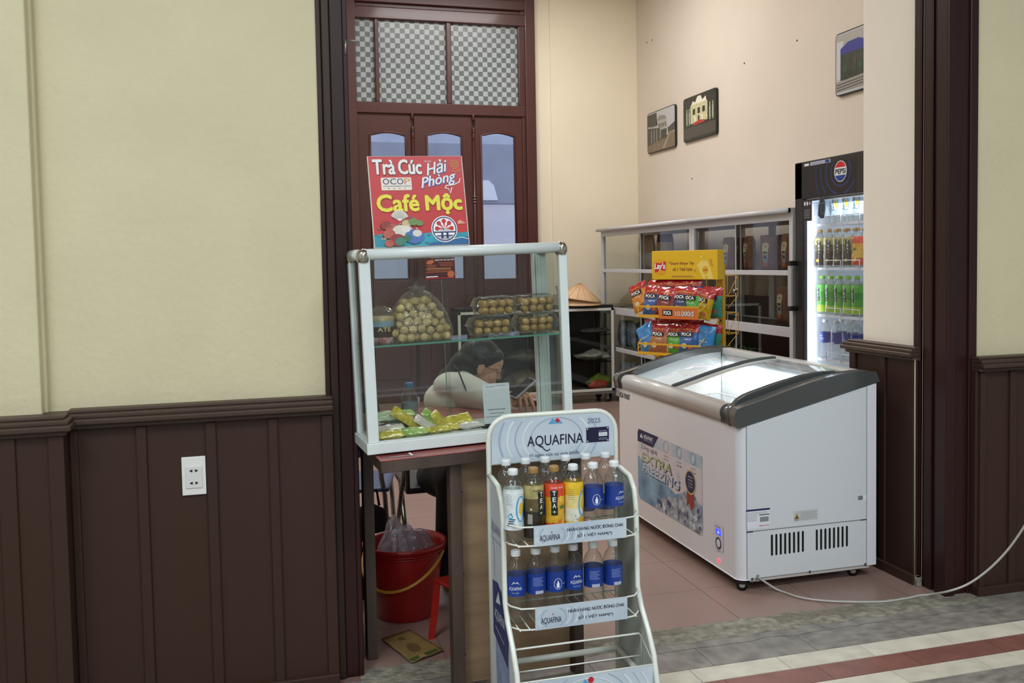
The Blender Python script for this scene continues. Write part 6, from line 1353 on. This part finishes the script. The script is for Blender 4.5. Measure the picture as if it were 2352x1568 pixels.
for z in szs+[z_w, .45]:
    k = MB(O); k.bb((FXF+.09, RY0+.04, z-.008), (FXF+.10, RY1-.13, z+.008), m_wr2)
    for i in range(14): y = RY0+.05+i*(RY1-RY0-.19)/13; k.tube([(FXF+.09, y, z), (4.0, y, z)], .003, m_wr2, 5)
    sf = k.build('shelf', fg)
    for a, b_ in ((RY1-.24, RY1-.40), (RY1-.42, RY1-.60)):
        k = MB(O); k.tube([(FXF+.088, a, z), (FXF+.086, a, z+.055), (FXF+.086, b_, z+.055), (FXF+.088, b_, z)], .0028, m_wr2, 6); k.build('guard_wire', sf)
rows_ = [(szs[0], [('revive', 1892), ('revive', 1921), ('revive', 1946), ('revive', 1969)], 1.14, 'pale sports drink bottle'), (szs[1], [('tea', 1882), ('tea', 1903), ('tea', 1925), ('tea', 1946), ('orange', 1968)], 1.14, 'dark tea bottle'),
         (szs[2], [('green', 1888), ('green', 1907), ('green', 1928), ('green', 1948), ('green', 1968)], 1.14, 'green tea bottle'), (z_w, [('w', 1894), ('w', 1920), ('w', 1946), ('w', 1966)], 1.14, 'clear water bottle')]
rown = ['top', 'second', 'third', 'bottom']
for ri, (z, L, sc, nm) in enumerate(rows_):
    for i, (kd, px) in enumerate(L):
        if kd == 'w': zz = onX(1920, 833, FXF+.12).z; 
        else: zz = z
        y = onX(px, 600, FXF+.15).y; pr = WBs[i % 3] if kd == 'w' else SBs[kd]
        zz = z+.009 if kd != 'w' else z+.009
        lbl = 'orange fruit tea bottle at the right end of the second fridge shelf' if kd == 'orange' else nm+' standing on the %s shelf of the drinks fridge, front row' % rown[ri]
        place(pr, (FXF+.155, y, zz), -RX+.2*math.sin(i*3), lbl, None if kd == 'orange' else nm+'s on the %s fridge shelf' % rown[ri], sc)
        if i < 4: place(pr, (FXF+.26, y-.03, zz), -RX+.2*math.sin(i*5+1), nm+' in the second row on the %s fridge shelf' % rown[ri], nm+'s in the second row of the %s fridge shelf' % rown[ri], sc)
# ================================================================== SNACK RACK
scn = onY(1538, 700, 6.0); ANG = R(-58)
sr = thing('snack_rack', (scn.x, scn.y, 0), 'yellow wire snack rack with a bright yellow headboard behind the freezer', 'rack', rz=ANG)
SRM = Matrix.Translation((scn.x, scn.y, 0)) @ Matrix.Rotation(ANG, 4, 'Z')
m_yr = mat('yellow_rack_paint', 'd9a520', .35, coat=.3); m_yh = mat('yellow_headboard', 'e2b921', .4)
def sl(px, py, y=0): # pixel to rack-local point on the plane local y
    Mi = SRM.inverted(); a = Mi @ CAMP; d_ = Mi.to_3x3() @ ray(px, py); t = (y-a.y)/d_.y; return a+d_*t
hl = sl(1497, 605, .0).x; hrr = sl(1648, 605, .0).x; zt0 = sl(1570, 575, 0).z; zt1 = sl(1570, 642, 0).z
k = MB(); k.bb((hl, 0, zt1), (hrr, .085, zt0), m_yh); hd = k.build('headboard', sr, bevel=.003)
k = MB(T(0, -.0005, 0)); k.L = .0006; hw_ = hrr-hl; hh_ = zt0-zt1; X_ = lambda f: hl+hw_*f; Z_ = lambda f: zt0-hh_*f
k.disc(X_(.135), Z_(.56), hh_*.30, mat('logo_gold', 'e0a52c', .35), 1, rz=hh_*.29); k.poly([(X_(.04), Z_(.40)), (X_(.135), Z_(.43)), (X_(.225), Z_(.36)), (X_(.215), Z_(.70)), (X_(.14), Z_(.66)), (X_(.055), Z_(.76))], m_red, 2)
k.text("Lay's", X_(.13), Z_(.55), hw_*.17, hh_*.27, m_lbw, 3, .04, .1); k.text('Snack Khoai Tây', X_(.48), Z_(.45), hw_*.36, hh_*.12, mat('maroon_ink', '8c3a2c', .5), 2, .02); k.text('số 1 Thế Giới', X_(.48), Z_(.63), hw_*.30, hh_*.14, _M['maroon_ink'], 2, .02)
for a, b_ in (((.28, .36), (.30, .42)), ((.265, .42), (.29, .45)), ((.66, .66), (.69, .68)), ((.655, .70), (.68, .74))): k.stroke([(X_(a[0]), Z_(a[1])), (X_(b_[0]), Z_(b_[1]))], .003, _M['maroon_ink'], 2)
k.stroke([(X_(.32), Z_(.87)), (X_(.62), Z_(.87))], .003, m_org, 2); k.stroke([(X_(.31), Z_(.91)), (X_(.66), Z_(.91))], .003, m_org, 2)
k.poly([(X_(.70), Z_(.5)), (X_(.76), Z_(.36)), (X_(.86), Z_(.36)), (X_(.90), Z_(.62)), (X_(.95), Z_(.98)), (X_(.79), Z_(.98))], mat('printed_bag_yellow', 'e9d26a', .35), 2); k.disc(X_(.825), Z_(.68), hh_*.11, mat('printed_bag_gold', 'dcb02c', .35), 3, rz=hh_*.14); k.text("Lay's", X_(.825), Z_(.67), hw_*.07, hh_*.1, m_red, 4, .03)
k.disc(X_(.77), Z_(.23), hh_*.045, _M['printed_bag_yellow'], 3, n=8); k.disc(X_(.84), Z_(.92), hh_*.05, _M['printed_bag_gold'], 3, n=9)
for f in (.90, .92): k.stroke([(X_(f), Z_(.30)), (X_(f-.01), Z_(.36)), (X_(f+.01), Z_(.52)), (X_(f+.03), Z_(.56))], .003, m_org, 2)
k.build('headboard_print', hd)
xr_ = sl(1655, 700, .10).x; xl_ = sl(1508, 740, .10).x
for x in (xr_, xl_):
    k = MB(); k.bb((x-.018, .10, .02), (x+.018, .135, zt1+.10), m_yr)
    for i in range(12): k.bb((x-.004, .0985, .4+i*.07), (x+.004, .1, .412+i*.07), m_bk)
    k.build('post', sr); k = MB(); k.bb((x-.018, -.25, .0), (x+.018, .38, .03), m_yr); k.build('base_bar', sr)
tray_z = []
for ti, (yl, yr_2) in enumerate(((702, 730), (789, 815))):
    a = sl(1466, yl, -.17); b_ = sl(1604, yl+5, -.17); zt_r = (a.z+b_.z)/2; zb_r = zt_r-.075; tray_z.append(zb_r)
    k = MB(); xl2, xr2 = a.x, b_.x
    k.bb((xl2, -.175, zt_r-.006), (xr2, -.168, zt_r+.006), m_yr); k.bb((xl2, -.175, zb_r), (xr2, -.168, zb_r+.02), m_yr)
    for x in (xl2, (xl2+xr2)/2, xr2):
        k.tube([(x, -.17, zt_r), (x, -.17, zb_r), (x, .10, zb_r-.01)], .004, m_yr, 6); 
    for x in (xl2, xr2): k.tube([(x, -.17, zt_r), (x, .10, zt_r+.16)], .004, m_yr, 6); k.tube([(x, -.17, zb_r+.04), (x, .10, zt_r+.08)], .003, m_yr, 6)
    for i in range(8): x = xl2+(xr2-xl2)*i/7; k.tube([(x, -.17, zb_r), (x, .10, zb_r-.01)], .0025, m_yr, 5)
    tr2 = k.build('tray', sr)
    if ti == 0:
        k = MB(T(0, -.178, 0)); k.L = .0008; xs_ = xl2+(xr2-xl2)*.36; k.rect(xs_, zb_r-.005, xr2+.005, zt_r-.004, mat('price_orange', 'd5702c', .4), 0); ww_ = xr2-xs_; hz2 = (zt_r+zb_r)/2-.004
        k.rect(xs_+ww_*.10, hz2-.018, xs_+ww_*.36, hz2+.022, m_bk, 1, r=.004); k.text('POCA', xs_+ww_*.23, hz2+.002, ww_*.20, .026, m_lbw, 2, .05); k.text('10.000đ', xs_+ww_*.67, hz2, ww_*.50, .040, m_navy, 1, .05); k.text('10.000đ', xs_+ww_*.67, hz2, ww_*.48, .036, m_lbw, 2, .015); k.build('price_tag', tr2)
    k = MB() # empty rear basket hanging on the far side
    xa = xr_-.0; 
    for z in (zt_r+.20, zt_r+.06): k.tube([(xa-.30, .14, z-.0), (xa-.30, .28, z), (xa+.03, .28, z), (xa+.03, .14, z)], .003, m_yr, 6)
    for i in range(5): x = xa-.30+.33*i/4; k.tube([(x, .28, zt_r+.20), (x, .28, zt_r+.06), (x, .14, zt_r-.02)], .0025, m_yr, 5)
    k.tube([(xa+.03, .28, zt_r+.20), (xa+.03, .14, zt_r+.06)], .0025, m_yr, 5); k.tube([(xa+.03, .28, zt_r+.06), (xa+.03, .14, zt_r-.02)], .0025, m_yr, 5)
    k.build('rear_basket', sr)
m_pr = mat('snack_red', 'a81f26', .25, var=.1, vscale=20, coat=.7)
kinds = {'blue': '2a5fa5', 'maroon': '7c1f22', 'navy': '27366b', 'green': '4fa83a', 'yellow': 'c9a81f', 'orange': 'd08428', 'teal': '2f8c7c', 'brown': 'a86a3c', 'bright blue': '2a83c8'}
_sp = {}
def snack(kind, px, py, y, h, tilt, lean, label, group=None, w_=.155, front=True):
    if kind not in _sp:
        mc = mat('snack_'+kind.replace(' ', '_'), kinds[kind], .25, var=.2, vscale=20, coat=.7)
        top_m = m_pr if kind != 'bright blue' else mc
        kk, fr = pillow(.155, .20, .055, ((0, .72, mc), (.72, 1, top_m)), len(_sp)*3.7); o = kk.build('snack_bag')
        k = MB(); k.W = lambda x, z, l: (x, fr(min(.98, max(.02, x/.155+.5)), min(.99, z/.20))[1]-.0035-l, z); k.L = .0006
        if kind != 'bright blue':
            for i in range(4): k.rect(-.052+i*.024, .112, -.052+(i+1)*.024, .142, m_bk, 1)
            k.text('POCA', -.004, .127, .078, .022, m_lbw, 4, .06); k.text('KHUYẾN MÃI', 0, .163, .075, .011, mat('gold_ink', 'e8b84a', .4), 3, .03)
        k.text({'blue': 'THIÊN LAN', 'navy': 'CUA', 'green': 'BÒ LÚC LẮC', 'teal': 'NGÔ', 'yellow': 'PHÔ MAI', 'bright blue': 'POCA'}.get(kind, 'VỊ MỰC'), .01, .095, .055, .012, m_lbw, 3, .02)
        k.disc(-.015, .05, .022, m_crm, 2, rz=.018, n=12); k.disc(.030, .04, .018, m_org, 2, rz=.014, n=12); k.build('bag_print', o); _sp[kind] = o; new = True
    else:
        s_ = _sp[kind]; o = s_.copy(); COL.objects.link(o)
        for ch in s_.children: d_ = ch.copy(); COL.objects.link(d_); d_.parent = o
        if 'group' in o: del o['group']
    y = y+.035 if y < -.09 else y; q = sl(px, py, y); M_ = SRM @ Matrix.Translation((q.x, y, q.z)) @ Matrix.Rotation(tilt, 4, 'Y') @ Matrix.Rotation(lean, 4, 'X') @ Matrix.Translation((0, 0, -.10))
    o.matrix_world = M_; tag(o, label, 'snack', group); return o
b0 = tray_z
snack('orange', 1470, 682, -.12, .2, R(-22), R(-8), 'orange and red snack bag leaning left at the end of the upper tray')
snack('blue', 1500, 690, -.13, .2, 0, R(-10), 'blue snack bag with red top at the front of the upper tray')
snack('maroon', 1530, 694, -.14, .2, R(8), R(-12), 'maroon snack bag at the front middle of the upper tray')
snack('navy', 1566, 692, -.12, .2, 0, R(-10), 'navy snack bag with red top at the front of the upper tray')
snack('green', 1588, 694, -.08, .2, R(4), R(-8), 'green snack bag squeezed behind the navy one on the upper tray')
snack('yellow', 1615, 698, -.06, .2, R(12), R(-5), 'yellow snack bag leaning at the right of the upper tray')
snack('teal', 1637, 693, .0, .2, R(4), 0, 'teal snack bag with red top at the far right of the upper tray')
GU = 'red-topped snack bags at the back of the upper tray'; GLw = 'red-topped snack bags at the back of the lower tray'
for i, (px, py) in enumerate(((1508, 676), (1540, 672), (1568, 674), (1592, 672))): snack(('brown', 'maroon', 'orange', 'blue')[i], px, py, .03, .2, R(5*math.sin(i*2)), R(-4), 'red-topped snack bag standing in the back row of the upper tray', GU)
snack('bright blue', 1487, 775, -.13, .2, R(-30), R(-12), 'bright blue snack bag tilted left at the end of the lower tray')
snack('brown', 1515, 777, -.14, .2, R(3), R(-12), 'brown snack bag with red top at the front of the lower tray')
snack('green', 1552, 778, -.12, .2, 0, R(-10), 'green snack bag in the front middle of the lower tray')
snack('blue', 1583, 778, -.13, .2, 0, R(-10), 'blue snack bag with red top at the front right of the lower tray')
snack('bright blue', 1618, 782, -.07, .2, R(6), R(-5), 'bright blue snack bag standing upright right of the front blue one, lower tray')
snack('teal', 1634, 778, .0, .2, R(6), 0, 'teal snack bag at the far right of the lower tray')
for i, (px, py) in enumerate(((1500, 766), (1530, 764), (1562, 764), (1592, 766))): snack(('maroon', 'orange', 'navy', 'blue')[i], px, py, .03, .2, R(5*math.sin(i*2+1)), R(-4), 'red-topped snack bag standing in the back row of the lower tray', GLw)
# ================================================================== PICTURES ON THE RIGHT WALL
XW = XI-.02
def picture(pl_, pr_, label, draw, name='wall_picture'):
    (ax, ay0, ay1), (bx, by0, by1) = pl_, pr_
    ya = onX(ax, ay0, XW).y; yb = onX(bx, by0, XW).y; zt_p = (onX(ax, ay0, XW).z+onX(bx, by0, XW).z)/2; zb_p = (onX(ax, ay1, XW).z+onX(bx, by1, XW).z)/2
    t = thing(name, (XI-.001, (ya+yb)/2, (zt_p+zb_p)/2), label, 'picture', rz=-RX); w_ = ya-yb; h = zt_p-zb_p
    k = MB(); k.prism([(x, z) for x, z in [(p[0], p[1]) for p in rrect(w_, h, .03)]], -.022, -.001, mat('picture_black', '1b1918', .4)); pb_ = k.build('backing_board', t)
    k = MB(T(0, -.0225, 0)); k.L = .0005; k.rect(-w_/2+.008, -h/2+.008, w_/2-.008, h/2-.008, draw[0], 1, r=.022); draw[1](k, w_/2-.008, h/2-.008); k.build('photo_print', pb_)
mS = mat('ph_sky', 'b8b8bc', .35); mG = mat('ph_green', '3a3f34', .4, var=.3, vscale=25); mW = mat('ph_white', 'a8a49e', .4); mB = mat('ph_road', '7a6a58', .4, var=.2, vscale=20); mD = mat('ph_dark', '46423c', .4, var=.2, vscale=20)
def d1(k, a, b):
    k.poly([(-a, -b+.02), (-a+.02, -b), (a-.02, -b), (a, -b+.02), (a, -.25*b), (-a, -.55*b)], mB, 2); k.poly([(-a, b*.95), (-.3*a, b*.95), (-.25*a, .3*b), (-a, .2*b)], mG, 2)
    k.poly([(-a, .35*b), (-.05*a, .15*b), (-.05*a, -.5*b), (-a, -.65*b)], mD, 3); k.poly([(-.3*a, .55*b), (0, .72*b), (.4*a, .6*b), (.5*a, .0), (-.3*a, .0)], mW, 2); k.poly([(-.3*a, .5*b), (.45*a, .5*b), (.3*a, .68*b), (-.1*a, .75*b)], mat('ph_roof', '8a8480', .4), 3)
    for i in range(4): k.rect(-.15*a+i*.15*a, .12*b, -.08*a+i*.15*a, .34*b, mD, 3)
    for i in range(3): k.rect(-.7*a+i*.2*a, -.55*b, -.66*a+i*.2*a, .1*b, mW, 4)
    k.poly([(-.95*a, .35*b), (-.1*a, .18*b), (-.1*a, .12*b), (-.95*a, .26*b)], mW, 4); k.poly([(.0, .0), (.45*a, .0), (.4*a, -.45*b), (0, -.5*b)], mG, 4); k.poly([(.5*a, 0), (a, .2*b), (a, -.2*b), (.55*a, -.3*b)], mD, 3); k.poly([(.1*a, -.95*b), (.3*a, -.95*b), (.75*a, -.2*b), (.68*a, -.2*b)], mat('ph_line', 'a08f78', .4), 4)
picture((1487, 262, 354), (1551, 239, 337), 'small photo board of a street and white house, furthest left on the wall', (mS, d1))
mN = mat('ph_night', '2a2c26', .4, var=.3, vscale=15); mF = mat('ph_facade', 'c9c49a', .4, var=.2, vscale=40); mR2 = mat('ph_red', 'b0382c', .4); mGn = mat('ph_litgreen', '9ab08a', .4); mWh = mat('ph_bright', 'e6e2d0', .4)
def d2(k, a, b):
    k.rect(-.85*a, -.25*b, .9*a, .35*b, mG, 2); k.rect(-.55*a, -.25*b, .5*a, .62*b, mF, 3); k.poly([(-.5*a, .62*b), (-.4*a, .8*b), (-.25*a, .7*b), (-.1*a, .95*b), (.1*a, .95*b), (.2*a, .72*b), (.4*a, .85*b), (.45*a, .62*b)], mWh, 3)
    for i in range(3): k.rect(-.4*a+i*.3*a, .15*b, -.25*a+i*.3*a, .42*b, mN, 4)
    for i in range(3): k.rect(-.3*a+i*.22*a, -.2*b, -.2*a+i*.22*a, .05*b, mWh if i != 1 else mN, 4)
    for x in (-.8, -.65, .62, .8): k.rect(x*a, -.3*b, (x+.06)*a, .5*b, mGn, 4); k.rect((x+.01)*a, -.2*b, (x+.04)*a, .3*b, mWh, 5)
    k.poly([(-.4*a, -.36*b), (.35*a, -.32*b), (.35*a, -.22*b), (.0, -.16*b), (-.35*a, -.24*b)], mR2, 5); k.rect(-a*.98, -.9*b, a*.98, -.40*b, mat('ph_square', '4a4440', .4), 2)
picture((1570, 230, 329), (1646, 199, 307), 'photo board of a lit building at night, beside the small street photo', (mN, d2))
mA = mat('ph_awning', '3a3a8c', .4); mP = mat('ph_pavement', '9a948c', .4)
def d3(k, a, b):
    k.rect(-.98*a, .3*b, .98*a, .96*b, mW, 2); k.rect(-.95*a, -.5*b, -.6*a, .75*b, mat('ph_wall', 'c5c6cc', .4), 3); k.rect(-.75*a, -.55*b, .6*a, .5*b, mG, 4); k.poly([(-.75*a, .3*b), (.6*a, .3*b), (.6*a, .55*b), (.2*a, .68*b), (-.35*a, .66*b), (-.75*a, .5*b)], mA, 5)
    k.rect(-.1*a, -.3*b, .1*a, .25*b, mD, 5); k.disc(-.5*a, -.2*b, .03, mat('ph_plant', '2f4a2c', .5), 6); k.disc(.3*a, -.2*b, .03, _M['ph_plant'], 6); k.poly([(-.98*a, -.9*b), (.98*a, -.9*b), (.98*a, -.5*b), (-.98*a, -.58*b)], mP, 5)
    for i in range(3): k.stroke([(-.95*a, -.68*b-i*.09*b), (.95*a, -.60*b-i*.09*b)], .006, mD, 6)
picture((1920, 81, 220), (2012, 44, 200), 'photo board of a shop front with a blue awning, cut off by the wall corner', (mS, d3))
k = MB()
for px, py in ((1831, 93), (1710, 145), (1590, 410), (1486, 98), (1498, 92)): q = onX(px, py, XI-.0); k.disc(0, 0, .001, m_bk, 0); k.cyl((XI-.004, q.y, q.z), (XI, q.y, q.z), .008, mat('nail_brown', '6b5040', .6), 8)
struct(k.build('trim_6'))
